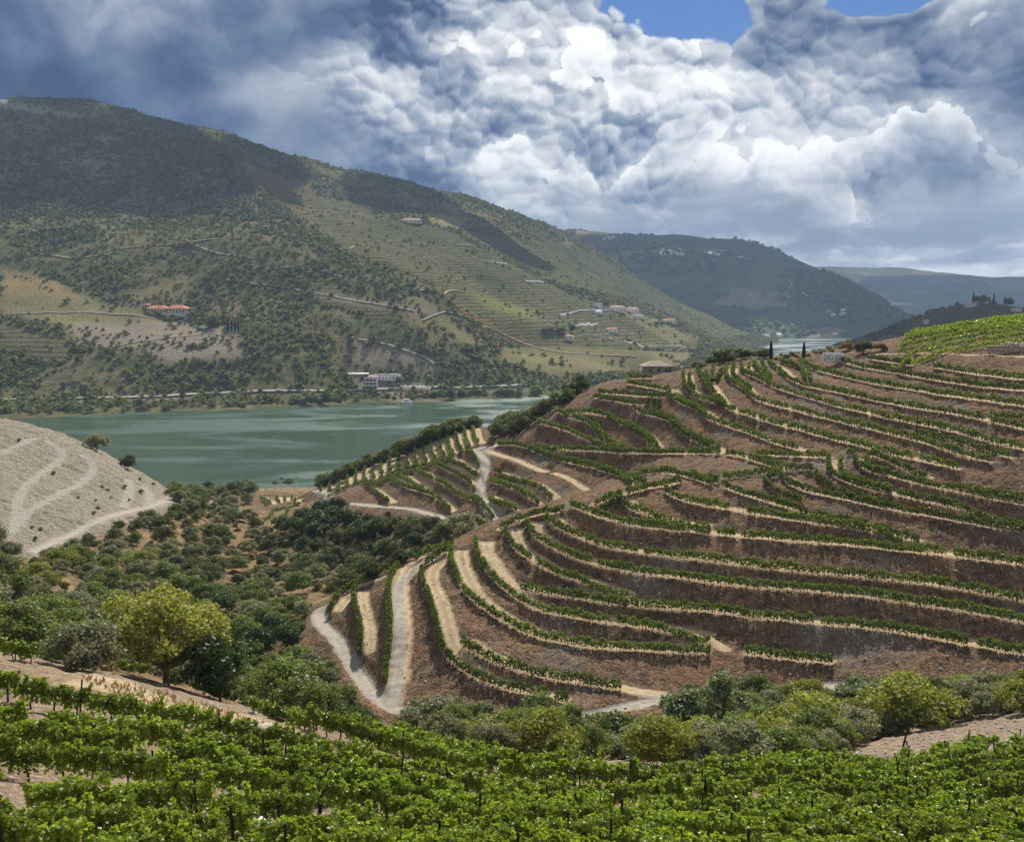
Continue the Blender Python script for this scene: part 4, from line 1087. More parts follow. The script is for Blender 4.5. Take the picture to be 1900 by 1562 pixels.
hero('olive', 2, 800, 1415, 101, 5.0, 'grey-green bush just above the foreground vine edge', 'bush', 1.4, 'bush')
hero('olive', 3, 920, 1428, 98, 3.2, 'small silvery bush in front of the yellowish bushes', 'bush', 1.3, 'bush')
hero('mid', 3, 1160, 1430, 103, 6.0, 'wide grey-green bush in the middle of the valley trees', 'bush', 1.5, 'bush')
hero('olive', 0, 1175, 1432, 99, 4.0, 'grey-green rounded bush close above the foreground vines', 'bush', 1.4, 'bush')
hero('olive', 1, 865, 1000, 248, 8.4, 'grey-green spreading tree where the gravel road meets the near spur', wide=1.25)
hero('dark', 1, 678, 985, 300, 8.0, 'dark rounded oak below the thin gravel path', wide=1.1)
hero('dark', 2, 590, 985, 330, 9.5, 'large dark oak at the end of the second spur', wide=1.25)
hero('olive', 2, 1022, 884, 268, 2.9, 'lone round olive tree on the bare track of the upper slope', wide=0.8)
hero('olive', 3, 182, 858, 404, 8.2, 'round tree on the shoulder of the pale bare hill', wide=1.1)
hero('dark', 0, 238, 882, 404, 7.0, 'dark tree over the river at the end of the pale hill', wide=1.1)
hero('mid', 1, 40, 1210, 96, 6.0, 'green bush at the left edge above the vines', 'bush', 1.2, 'bush')
hero('olive', 1, 165, 1180, 128, 6.6, 'dark silvery tree left of the yellow plane tree', wide=0.9)
hero('dry', 0, 175, 1245, 88, 2.6, 'dry brownish shrub behind the top row of foreground vines', 'bush', 1.4, 'bush')
hero('cypress', 0, 451, 912, 520, 6.2, 'small dark cypress by the tan beach', 'cypress_tree', cat='tree')
hero('cypress', 0, 1430, 668, 297, 6.3, 'left of the two tall cypresses on the hilltop', 'cypress_tree')
hero('cypress', 1, 1491, 667, 297, 5.4, 'right of the two tall cypresses, nearer the white sign', 'cypress_tree')
hero('oak', 3, 1602, 668, 286, 4.8, 'dark bushy tree right of the white sign', wide=1.15)
hero('dry', 1, 1632, 668, 284, 2.6, 'reddish brown shrub beside the dark tree by the sign', 'bush', 1.2, 'bush')
hero('dry', 0, 1575, 664, 300, 3.4, 'reddish brown shrub behind the white sign', 'bush', 1.2, 'bush')

def scatter(poly, n_try, spacing, y0, y1, seed, cap=999):
    g = np.random.default_rng(seed); poly = np.array(poly, float)
    lo, hi = poly.min(0), poly.max(0); out = []
    u = g.uniform(lo[0], hi[0], n_try); v = g.uniform(lo[1], hi[1], n_try)
    k_ = in_poly(u, v, poly); u, v = u[k_], v[k_]
    for i in range(0, len(u), 800):
        h_ = GROUND.cast(u[i:i + 800], v[i:i + 800], y0, y1, 0.6)
        for a in h_:
            if not np.isnan(a[0]) and len(out) < cap and far_enough(a[0], a[1], spacing(a[1])):
                out.append(a); PLACED.append((a[0], a[1]))
    return out
gr = np.random.default_rng(99)
road_px = spline(trace(TRACKS[0][0]), 8)
road_px = road_px[(road_px[:, 0] < 748) | ((road_px[:, 0] > 1085) & (road_px[:, 0] < 1245))]
path_px = spline(trace(TRACKS[4][0]), 8); path_px = path_px[path_px[:, 0] < 835]
keep_px = np.vstack([road_px, path_px])
def hides_road(a, s, hgt=5.0, wid=2.9):
    u, v = project(*a); hp = FPX * hgt * s / a[1]; wp = FPX * wid * s / a[1]
    return bool(np.any((np.abs(keep_px[:, 0] - u) < wp) & (keep_px[:, 1] < v + 3) & (keep_px[:, 1] > v - hp)))
BUSHES = {
 'oak': ('oak_bush', 'dark holm oak bush in the ravine', 'holm oak bushes in the ravine'),
 'olive': ('olive_bush', 'grey-green wild olive bush in the ravine', 'wild olive bushes in the ravine'),
 'mid': ('green_bush', 'mid green bush in the ravine', 'green bushes in the ravine'),
 'dry': ('dry_bush', 'dry brown shrub in the ravine', 'dry shrubs in the ravine'),
 'lime': ('lime_bush', 'yellow-green bush in the ravine', 'yellow-green bushes in the ravine'),
 'dark': ('dense_bush', 'dense blackish bush in the ravine', 'dense dark bushes in the ravine')}
R1 = [(-60,1010),(0,1010),(60,1050),(130,1020),(200,985),(330,950),(350,930),(440,925),(480,975),(520,1000),(560,975),(640,950),(700,955),(780,965),(860,990),(760,1040),(640,1098),(592,1108),(572,1140),(600,1200),(640,1262),(680,1322),(700,1372),(560,1345),(420,1295),(330,1292),(230,1272),(120,1240),(0,1190),(-60,1190)]
for a in scatter(R1, 9000, lambda y: 3.6 if y < 170 else 4.6, 60, 480, 3, 470):
    u, v = project(*a); u, v = float(u), float(v)
    if 195 < u < 425 and a[1] < 112 and v > 1130: continue
    n_ = float(fbm(np.array([a[0]]), np.array([a[1]]), 1 / 38.0, 3, 71)[0])
    r = gr.random()
    if u > 520 and v < 1080: kd = 'oak' if r < 0.55 else 'dark' if r < 0.8 else 'olive'
    elif u < 330 and v > 1040: kd = 'olive' if r < 0.55 else 'mid' if r < 0.78 else 'dry' if r < 0.92 else 'lime'
    elif v > 1120: kd = 'mid' if r < 0.58 else 'olive' if r < 0.8 else 'dark'
    else: kd = 'oak' if r < 0.34 + n_ * 0.3 else 'olive' if r < 0.68 else 'dry' if r < 0.90 else 'mid'
    if kd == 'dry' : s = gr.uniform(0.6, 1.2)
    else: s = (0.42 + 0.85 * gr.random() ** 1.3) * (1.0 if a[1] < 170 else 1.12)
    if hides_road(a, s): continue
    nm, lb, gp = BUSHES[kd]
    put_tree(kd, gr.integers(0, 9), (a[0], a[1], a[2] - 0.25), (s * gr.uniform(0.95, 1.3), s * gr.uniform(0.95, 1.3), s), gr.uniform(0, 6.28), lb, gp, 'bush', nm, parts=False)
for a in scatter([(318,903),(400,902),(470,906),(482,935),(492,985),(520,1000),(560,965),(600,940),(560,930),(500,940),(440,935),(400,950),(330,952)], 1600, lambda y: 5.2, 340, 620, 33, 70):
    kd = ('oak', 'dark', 'olive', 'mid')[gr.choice(4, p=[.4, .2, .2, .2])]; s = gr.uniform(0.8, 1.5)
    if 470 < project(*a)[0] < 580 and project(*a)[1] < 985: continue
    nm, lb, gp = BUSHES[kd]; put_tree(kd, gr.integers(0, 9), (a[0], a[1], a[2] - 0.3), (s * 1.15, s * 1.15, s), gr.uniform(0, 6.28), lb, gp, 'bush', nm, parts=False)
for u, v, s in [(545,1000,1.6),(566,985,1.7),(600,972,1.8),(622,962,1.6),(642,985,1.6),(668,1005,1.5),(705,1000,1.5),(735,990,1.3),(765,995,1.4),(800,990,1.2),(590,1005,1.5),(830,1000,1.2)]:
    p = spot(u, v, 200, 480)
    if not np.isnan(p[0]):
        nm, lb, gp = BUSHES['dark' if s > 1.45 else 'oak']; put_tree('dark' if s > 1.45 else 'oak', gr.integers(0, 9), (p[0], p[1], p[2] - 0.3), (s * 1.1, s * 1.1, s), gr.uniform(0, 6.28), lb, gp, 'bush', nm, parts=False)
V2 = {'mid': ('valley_bush', 'green bush below the terraces', 'green bushes below the terraces'),
      'olive': ('willow_bush', 'grey-green willowy bush below the terraces', 'willowy bushes below the terraces'),
      'lime': ('broom_bush', 'yellowish bush below the terraces', 'yellowish bushes below the terraces')}
R2 = [(690,1340),(760,1335),(850,1350),(1000,1350),(1090,1345),(1200,1322),(1260,1312),(1480,1300),(1560,1298),(1960,1290),(1960,1322),(1800,1335),(1700,1350),(1560,1395),(1480,1428),(1100,1430),(900,1428),(760,1405)]
for a in scatter(R2, 5000, lambda y: 2.7, 60, 200, 4, 210):
    r = gr.random(); u, v = project(*a)
    kd = 'olive' if r < (0.50 if u < 1700 else 0.6) else 'mid' if r < 0.72 else 'lime'
    s = gr.uniform(0.55, 1.05) if v < 1400 else gr.uniform(0.5, 0.85)
    if hides_road(a, s): continue
    nm, lb, gp = V2[kd]
    put_tree(kd, gr.integers(0, 9), (a[0], a[1], a[2] - 0.2), (s * gr.uniform(0.9, 1.25), s * gr.uniform(0.9, 1.25), s), gr.uniform(0, 6.28), lb, gp, 'bush', nm, parts=False)
# belt of trees on the river side of the second spur and the hilltop
belt = GROUND.cast(*resample(spline(trace('0 520,905 560,900 620,886 680,862 751,838 811,811 866,792 905,785 950,775 1000,760 1060,722 1120,702 1180,690'), 12), 2.0).T, 270, 640)
belt = belt[~np.isnan(belt[:, 0])]
nb = 0
for u, v, s in [(512,905,1.0),(524,903,1.3),(538,903,1.2),(551,899,1.0),(565,898,1.3),(580,895,1.2),(596,889,1.25),(612,884,1.1),(626,880,1.3),(640,876,1.2),(655,871,1.2)]:
    p = spot(u, v, 400, 640)
    if np.isnan(p[0]): continue
    PLACED.append((p[0], p[1])); put_tree(('mid', 'oak')[gr.integers(0, 2)], gr.integers(0, 9), (p[0], p[1], p[2] - 0.3), (s * 1.25, s * 1.25, s * 1.05), gr.uniform(0, 6.28), 'tree in the dark belt along the river', 'trees along the river side of the second spur', 'tree', 'shore_tree', parts=False)
for i in range(1800):
    p = belt[gr.integers(0, len(belt))]
    off = gr.uniform(0.5, 6.5) if gr.random() < 0.75 else gr.uniform(6, 26); x, y = p[0] - off * 0.62 + gr.normal() * 2, p[1] + off * 0.78
    z = gz(x, y)
    u, v = project(x, y, z)
    if z < 1.2 or not far_enough(x, y, 2.9) or u < 470: continue
    PLACED.append((x, y)); nb += 1
    kd = ('mid', 'oak', 'olive', 'dark')[gr.choice(4, p=[0.4, 0.3, 0.2, 0.1])]; s = gr.uniform(0.8, 1.35)
    put_tree(kd, gr.integers(0, 9), (x, y, z - 0.3), (s * 1.1, s * 1.1, s), gr.uniform(0, 6.28), 'tree in the dark belt along the river', 'trees along the river side of the second spur', 'tree', 'shore_tree', parts=False)
    if nb > 280: break
R3 = [(915,808),(935,780),(980,762),(1040,742),(1085,712),(1150,692),(1185,690),(1100,716),(1046,752),(1008,778),(975,800),(940,818)]
for a in scatter(R3, 2500, lambda y: 3.6, 250, 480, 6, 70):
    kd = ('oak', 'mid', 'dark', 'olive')[gr.choice(4, p=[0.4, 0.25, 0.15, 0.2])]; s = gr.uniform(0.75, 1.3)
    put_tree(kd, gr.integers(0, 9), (a[0], a[1], a[2] - 0.2), s, gr.uniform(0, 6.28), 'bush on the wooded shoulder', 'bushes on the shoulder of the upper terraces', 'bush', 'shoulder_bush', parts=False)
for i in range(34):
    u = gr.uniform(1262, 1425); yy = gr.uniform(306, 345); x = (u - 950) / FPX * yy
    if not far_enough(x, yy, 2.6): continue
    PLACED.append((x, yy)); kd = ('oak', 'olive', 'dark')[gr.choice(3, p=[0.45, 0.35, 0.2])]; s = gr.uniform(0.55, 1.05) * (1.15 if u > 1330 else 0.8)
    put_tree(kd, gr.integers(0, 9), (x, yy, gz(x, yy) - 0.2), (s * 1.2, s * 1.2, s), gr.uniform(0, 6.28), 'bush in the thicket behind the ruined house on the hilltop', 'bushes behind the ruined house', 'bush', 'hilltop_bush', parts=False)
for i in range(30):
    u = gr.uniform(1440, 1560); yy = gr.uniform(300, 330); x = (u - 950) / FPX * yy
    if not far_enough(x, yy, 1.6): continue
    PLACED.append((x, yy)); s = gr.uniform(0.35, 0.6)
    put_tree('reed', gr.integers(0, 9), (x, yy, gz(x, yy) - 0.15), (s * 1.4, s * 1.4, s), gr.uniform(0, 6.28), 'low yellowish shrub between the cypresses and the white sign', 'low shrubs around the cypresses', 'bush', 'low_shrub', parts=False)
for i, (u, v) in enumerate([(145,925),(178,930),(182,946),(200,912),(190,905),(205,925),(60,980),(75,985),(66,1002),(100,880),(35,818),(225,860),(232,905),(260,890),(262,915),(285,900),(240,930),(175,955)]):
    p = spot(u, v, 200)
    if not np.isnan(p[0]): put_tree(('mid', 'olive')[i % 2], i, (p[0], p[1], p[2] - 0.1), gr.uniform(0.18, 0.36), gr.uniform(0, 6.28), 'small green shrub dotting the pale bare hill', 'shrubs on the pale hill', 'bush', 'hill_shrub', parts=False)
for p, kind, wd in CURVES:                     # the wood begins where the sandy strips end
    if kind != 'b' or abs(wd - 2.6) > 0.01 or p[:, 1].mean() < 300: continue
    e_ = p[-1]; d_ = p[-1, :2] - p[-6, :2]; d_ = d_ / (np.linalg.norm(d_) + 1e-9)
    for q_ in range(3):
        x, y = e_[0] + d_[0] * (1.2 + 2.2 * q_) + gr.normal() * 1.2, e_[1] + d_[1] * (1.2 + 2.2 * q_) + gr.normal() * 0.6; s = gr.uniform(0.95, 1.35) + 0.12 * q_
        put_tree(('mid', 'oak', 'olive')[gr.integers(0, 3)], gr.integers(0, 9), (x, y, gz(x, y) - 0.3), (s * 1.15, s * 1.15, s), gr.uniform(0, 6.28), 'tree in the dark belt along the river', 'trees along the river side of the second spur', 'tree', 'shore_tree', parts=False)
print('trees', len(PLACED), time.time() - T0)

# ================================================================== VINES ON THE TERRACES
_o1 = ['', 'first', 'second', 'third', 'fourth', 'fifth', 'sixth', 'seventh', 'eighth', 'ninth', 'tenth', 'eleventh', 'twelfth', 'thirteenth', 'fourteenth', 'fifteenth', 'sixteenth', 'seventeenth', 'eighteenth', 'nineteenth']
_o10 = {20: ('twentieth', 'twenty'), 30: ('thirtieth', 'thirty'), 40: ('fortieth', 'forty'), 50: ('fiftieth', 'fifty'), 60: ('sixtieth', 'sixty'), 70: ('seventieth', 'seventy'), 80: ('eightieth', 'eighty'), 90: ('ninetieth', 'ninety')}
def ordinal(n):
    if n < 20: return _o1[n]
    a, b = n // 10 * 10, n % 10
    return _o10[a][0] if b == 0 else _o10[a][1] + '-' + _o1[b]
ORD = [ordinal(n) for n in range(1, 100)]
def row_mesh(p, seed, lod):
    """leafy hedge of vines along a line; gaps where plants are missing"""
    g = np.random.default_rng(seed)
    p = p.copy(); p[:, :2] -= uphill(p) * 0.22          # the vines stand on the lip of the bench
    L = np.concatenate([[0], np.cumsum(np.linalg.norm(np.diff(p[:, :2], axis=0), axis=1))])
    tot = L[-1]
    per, leaf = ((95, 0.31), (60, 0.37), (26, 0.50))[lod]
    n = int(tot * per)
    t = g.random(n) * tot
    plant = np.floor(t / 1.15).astype(int)
    pg = g.random(plant.max() + 2)
    vig = 0.72 + 0.45 * g.random(plant.max() + 2)
    gapn = np.convolve(g.normal(size=plant.max() + 2), np.ones(3) / 3, 'same')
    keep = (pg[plant] > 0.02) & (g.random(n) < np.clip(vig[plant], 0.4, 1)) & (gapn[plant] > -1.75)
    t = t[keep]; plant = plant[keep]; n = len(t)
    x = np.interp(t, L, p[:, 0]); y = np.interp(t, L, p[:, 1])
    z = GROUND(x, y)
    tx = np.interp(t, L, np.gradient(p[:, 0])); ty = np.interp(t, L, np.gradient(p[:, 1]))
    l = np.hypot(tx, ty) + 1e-9; nx, ny = -ty / l, tx / l
    ph = np.abs(((t / 1.15) % 1) - 0.5) * 2
    hh = 0.30 + (1.45 * vig[plant] + 0.10) * g.random(n) ** 0.75 * (1 - 0.22 * ph ** 2)
    wd = g.normal(size=n) * 0.24 * (1.1 - 0.3 * np.abs(hh - 1.0)); wd = np.clip(wd, -0.5, 0.5)
    pos = np.stack([x + nx * wd, y + ny * wd, z + hh], 1)
    nr = np.stack([nx * np.sign(wd), ny * np.sign(wd), 0.35 + 0 * wd], 1)
    leaves = leaf_quads(pos, nr, leaf, g, 1.2, 0.8)
    # stems
    st = []; q = np.arange(0.5, tot, 1.15)
    q = q[pg[np.minimum((q / 1.15).astype(int), len(pg) - 1)] > 0.02]
    sx = np.interp(q, L, p[:, 0]); sy = np.interp(q, L, p[:, 1]); sz = GROUND(sx, sy)
    w_ = 0.035
    o = np.array([[-w_, -w_], [w_, -w_], [w_, w_], [-w_, w_]])
    lo = np.stack([sx[:, None] + o[:, 0], sy[:, None] + o[:, 1], np.broadcast_to(sz[:, None] - 0.1, (len(q), 4))], -1)
    hi = lo + np.array([0, 0, 0.85])
    sco = np.concatenate([lo, hi], 1).reshape(-1, 3)
    f = np.array([[0, 1, 5, 4], [1, 2, 6, 5], [2, 3, 7, 6], [3, 0, 4, 7]])
    sfc = (np.arange(len(q))[:, None, None] * 8 + f).reshape(-1, 4)
    return leaves, sco, sfc
cnt = {}
nlv = 0
GRP = {'near': 'vine rows on the terraces of the near spur', 'up': 'vine rows on the upper terraces', 'w': 'vine rows on the second spur', 'x': 'vine strips running down to the river belt', 'f': 'vine rows of the small field by the beach'}
for ci, (p, kind, wd) in enumerate(CURVES):
    if kind not in 'br' or len(p) < 6: continue
    ym = float(p[:, 1].mean()); xm = float(p[:, 0].mean())
    lod = 0 if ym < 215 else 1 if ym < 330 else 2
    leaves, sco, sfc = row_mesh(p, 1000 + ci, lod); nlv += len(leaves) // 4
    if len(leaves) < 40: continue
    u, v = project(p[:, 0].mean(), p[:, 1].mean(), p[:, 2].mean())
    reg_ = 'near' if ym < 212 else ('up' if xm > -15 and ym < 315 else ('f' if ym > 425 and u < 570 else ('x' if (ci >= 0 and u < 910 and ym > 335) else 'w')))
    cnt.setdefault(reg_, []).append((float(v), ci, leaves, sco, sfc, p))
def row_label(reg_, i, n, ln):
    size = 'long' if ln > 60 else 'short' if ln < 20 else 'mid-length'
    if reg_ == 'near': return f'{size} vine row on the near spur, {ORD[i]} up from the gravel track'
    if reg_ == 'up': return f'{size} vine row on the upper slope, {ORD[i]} down from the white sign'
    if reg_ == 'w': return f'{size} vine row of the second spur, {ORD[i]} up from the thin gravel path'
    if reg_ == 'x': return f'{size} vine strip beside the river trees, {ORD[i]} up from the beach'
    return f'{size} vine row of the small beach field, {ORD[i]} from its lower edge'
for reg_, lst in cnt.items():
    lst.sort(key=lambda a: a[0], reverse=reg_ != 'up')
    for i, (v, ci, leaves, sco, sfc, p) in enumerate(lst):
        ln = np.linalg.norm(np.diff(p[:, :2], axis=0), axis=1).sum()
        o = empty('vine_row', tuple(p[0])); tag(o, row_label(reg_, i, len(lst), ln), 'vine row', GRP[reg_])
        off = p[0]
        mobj('foliage', quads_mesh('row_foliage', leaves - off, vine_far), None, o)
        s = mobj('trunks', poly_mesh('row_trunks', sco - off, sfc, vine_wood), None, o); s['kind'] = 'stuff'
print('terrace rows', {k_: len(v) for k_, v in cnt.items()}, 'leaves', nlv, time.time() - T0)
# vineyard on the crown of the hill, far right
for j in range(13):
    y = 262 + j * 6.5
    x0 = (1652 + j * 4 - 950) / FPX * y; x1 = min(225, (2120 - 950) / FPX * y)
    xs = np.arange(x0, x1, 0.5); p = np.stack([xs, y + 2.5 * np.sin(xs / 30), 0 * xs], 1); p[:, 2] = GROUND(p[:, 0], p[:, 1])
    leaves, sco, sfc = row_mesh(p, 4000 + j, 1)
    o = empty('vine_row', tuple(p[0])); tag(o, f'bright green vine row on the hill crown at right, {ORD[j]} from the bare embankment', 'vine row', 'vine rows on the hill crown')
    mobj('foliage', quads_mesh('row_foliage', leaves - p[0], vine_near), None, o)

# ================================================================== THE FOREGROUND VINEYARD
def grape_leaf_mesh_data(pos, nrm, size, g, tilt=0.7):
    """five-pointed leaf folded along its rib: 6 verts, 4 triangles as 2 quads"""
    n = len(pos)
    nn = nrm + g.normal(size=(n, 3)) * tilt; nn /= np.linalg.norm(nn, axis=1)[:, None] + 1e-9
    a = np.array([0, 0, -1.0]) + g.normal(size=(n, 3)) * 0.7; a -= (a * nn).sum(1)[:, None] * nn; a /= np.linalg.norm(a, axis=1)[:, None] + 1e-9
    b = np.cross(nn, a)
    s = (size * g.uniform(0.65, 1.3, (n, 1)))
    f = nn * s * 0.14
    co = np.stack([pos - a * s * 0.42, pos - a * s * 0.30 + b * s * 0.52 - f, pos + a * s * 0.28 + b * s * 0.36 - f, pos + a * s * 0.62,
                   pos + a * s * 0.28 - b * s * 0.36 - f, pos - a * s * 0.30 - b * s * 0.52 - f], 1).reshape(-1, 3)
    i = np.arange(n)[:, None] * 6
    fc = np.concatenate([i + np.array([[0, 1, 2, 3]]), i + np.array([[0, 3, 4, 5]])], 1).reshape(-1, 4)
    return co, fc
def vine_plant(seed, n, leaf, length=1.3):
    """leaves of one vine trained on wires: an even hedge with drooping shoot ends"""
    g = np.random.default_rng(seed)
    ns = 20                                   # shoots
    P_, N_ = [], []
    for s in range(ns):
        x0 = -length / 2 + length * (s + g.uniform(0.1, 0.9)) / ns; base_ = g.uniform(0.60, 0.85); top = g.uniform(1.22, 1.52) + (0.22 if g.random() < 0.12 else 0)
        side = g.choice([-1, 1]); out = g.uniform(0.03, 0.20)
        m = int(n / ns * g.uniform(0.6, 1.4))
        t = g.random(m)
        droop = g.uniform(0.0, 0.6)
        z = base_ + (top - base_) * np.sin(t * np.pi * (0.5 + 0.30 * droop)) - droop * t ** 2 * 0.35
        yy = side * out * (0.35 + t) + g.normal(size=m) * 0.06
        xx = x0 + g.normal() * 0.12 * t + g.normal(size=m) * 0.06
        P_.append(np.stack([xx, yy, z], 1)); N_.append(np.stack([0.2 * g.normal(size=m), side * np.ones(m), 0.55 + 0.5 * t], 1))
    m = int(n * 0.25)                          # low skirt
    P_.append(np.stack([g.uniform(-length / 2, length / 2, m), g.normal(size=m) * 0.13, g.uniform(0.42, 0.9, m)], 1)); N_.append(np.stack([0.3 * g.normal(size=m), g.choice([-1.0, 1.0], m), 0.4 + 0 * np.zeros(m)], 1))
    pos = np.vstack(P_); nr = np.vstack(N_)
    co, fc = grape_leaf_mesh_data(pos, nr, leaf, g)
    me = bpy.data.meshes.new('vine'); fill_mesh(me, co, fc); me.materials.append(vine_near)
    return me
VN = [vine_plant(s, 820, 0.108) for s in range(7)]
VM = [vine_plant(20 + s, 620, 0.122) for s in range(7)]
VF = [vine_plant(40 + s, 470, 0.138) for s in range(7)]
def vine_trunk(seed):
    g = np.random.default_rng(seed)
    p = [np.array([0, 0, -0.15]), np.array([g.normal() * 0.05, g.normal() * 0.05, 0.3]), np.array([g.normal() * 0.07, g.normal() * 0.05, 0.68]), np.array([g.normal() * 0.1, 0, 0.86])]
    parts = [tube(spline(p, 3), np.linspace(0.05, 0.03, 10), 6)]
    for s in (-1, 1): parts.append(tube([p[-1] - np.array([0, 0, 0.05]), np.array([s * 0.3, 0.02, 0.93]), np.array([s * 0.6, 0, 0.90])], [0.026, 0.02, 0.012], 5))
    co, fc = merge(parts); return poly_mesh('vine_trunk', co, fc, vine_wood, True)
TK = [vine_trunk(s) for s in range(5)]
def post_mesh(seed, H=1.95, r=0.045):
    g = np.random.default_rng(seed); co, fc = tube([(0, 0, -0.4), (g.normal() * 0.01, 0, H * 0.5), (g.normal() * 0.03, g.normal() * 0.02, H)], [r * 1.05, r, r * 0.92], 7)
    n = len(co); co = np.vstack([co, co[-7:].mean(0) + (0, 0, 0.012)])
    me = bpy.data.meshes.new('post')
    me.from_pydata([tuple(a) for a in co], [], [tuple(int(b) for b in f) for f in fc] + [(n - 7 + i, n - 7 + (i + 1) % 7, n) for i in range(7)])
    me.materials.append(post_wood); return me
PO = [post_mesh(s, 1.75) for s in range(3)]
EDGE = np.array([(-220,1190),(0,1226),(120,1250),(230,1280),(330,1294),(450,1320),(560,1354),(700,1404),(800,1436),(950,1466),(1100,1472),(1300,1470),(1500,1464),(1620,1466),(1700,1450),(1800,1424),(1900,1398),(2140,1350)], float)
eh = GROUND.cast(EDGE[:, 0], EDGE[:, 1], 25, 140, 0.3); EA = np.arctan2(eh[:, 0], eh[:, 1]); EY = eh[:, 1]
trk = [p for p, kd, wd in CURVES if kd == 't' and p[:, 1].mean() < 90]
# rows follow the upper edge of the plot and fan out towards the viewer
uu = np.arange(-200, 2130, 6.0)
vE = np.interp(uu, EDGE[:, 0], EDGE[:, 1]); vE = np.convolve(np.pad(vE, 12, 'edge'), np.ones(25) / 25, 'valid')
vB = np.interp(uu, [-200, 0, 400, 950, 1400, 2130], [1690, 1690, 1680, 1670, 1670, 1680])
col = GROUND.cast(np.full(240, 950.0), np.linspace(1672, 1436, 240), 14, 130, 0.2)
cyv, cvv = col[::-1, 1], np.linspace(1672, 1436, 240)[::-1]
vE0, vB0 = np.interp(950, uu, vE), np.interp(950, uu, vB)
rows_fg = []
def fg_row(w_, ulo=-200, uhi=2130):
    m_ = (uu >= ulo) & (uu <= uhi)
    h_ = GROUND.cast(uu[m_], vE[m_] + (vB[m_] - vE[m_]) * w_, 14, 140, 0.25)
    ok = ~np.isnan(h_[:, 0])
    for tp in trk:
        ok &= np.nanmin((h_[:, None, 0] - tp[None, ::4, 0]) ** 2 + (h_[:, None, 1] - tp[None, ::4, 1]) ** 2, axis=1) > 1.35 ** 2
    seg = []
    for a, g_ in zip(h_, ok):
        if g_ and (not seg or np.hypot(*(a[:2] - seg[-1][:2])) < 3.0): seg.append(a)
        else:
            if len(seg) > 8: rows_fg.append(np.array(seg))
            seg = [a] if g_ else []
    if len(seg) > 8: rows_fg.append(np.array(seg))
yk = 52.6
ws = []
while yk > 24:
    ws.append((float(np.interp(-yk, -cyv, cvv)) - vE0) / (vB0 - vE0)); yk -= 2.6
for a, b in zip(ws, ws[1:] + [None]):
    fg_row(a)
    if b is not None: fg_row((a + b) / 2, 1230, 2130)
fin = []
for p in rows_fg:
    p = smooth(resample(p, 0.5), 14)
    if np.linalg.norm(p[-1] - p[0]) > 3: fin.append(p)
fin.sort(key=lambda p: p[:, 1].mean())
gv = np.random.default_rng(5); nvine = 0
def above_track(x, y):
    if not trk: return False
    t_ = trk[0]; o_ = np.argsort(t_[:, 0]); return t_[:, 0].min() < x < t_[:, 0].max() and y > float(np.interp(x, t_[o_, 0], t_[o_, 1]))
taken = []
for ri, p in enumerate(fin):
    q = resample(p, 1.08); q[:, 2] = GROUND(q[:, 0], q[:, 1])
    # drop places where two contour rows would run into each other
    if taken:
        T_ = np.vstack(taken); good = ((q[:, None, 0] - T_[None, :, 0]) ** 2 + (q[:, None, 1] - T_[None, :, 1]) ** 2).min(1) > 1.6 ** 2
    else: good = np.ones(len(q), bool)
    taken.append(q)
    u, v = project(q[:, 0], q[:, 1], q[:, 2] + 1.2)
    good &= (v < 1640) & (u > -180) & (u < 2110)
    if good.sum() < 3: continue
    org = q[len(q) // 2]
    o = empty('vine_row', tuple(org))
    tag(o, f'leafy vine row on the foreground slope, {ORD[ri]} from the bottom edge', 'vine row', 'vine rows on the foreground slope')
    tx = np.gradient(q[:, 0]); ty = np.gradient(q[:, 1])
    for i in np.nonzero(good)[0]:
        x, y, z = q[i]
        if gv.random() < 0.035 or (y > 66 and x > 24 and gv.random() < 0.25): continue
        V_s = VN if y < 40 else VM if y < 52 else VF
        rz = math.atan2(ty[i], tx[i]) + (math.pi if gv.random() < 0.5 else 0)
        sc = gv.uniform(0.93, 1.07)
        if x > 24 and y > 66: sc *= 0.75
        if above_track(x, y): sc *= 0.72
        loc = (x - org[0] + gv.normal() * 0.04, y - org[1] + gv.normal() * 0.04, z - org[2])
        a = mobj('vine', V_s[gv.integers(0, 7)], None, o); a.location = loc; a.rotation_euler = (gv.normal() * 0.05, gv.normal() * 0.05, rz); a.scale = (1.0, gv.uniform(0.9, 1.2), sc)
        nvine += 1
        if y < 70:
            b = mobj('trunk', TK[gv.integers(0, 5)], None, a)
        if i % 6 == 2:
            b = mobj('post', PO[gv.integers(0, 3)], None, o); b.location = (loc[0] + 0.1, loc[1], loc[2]); b.rotation_euler = (gv.normal() * 0.05, gv.normal() * 0.05, gv.random() * 6); b.scale = (1, 1, gv.uniform(0.9, 1.12))
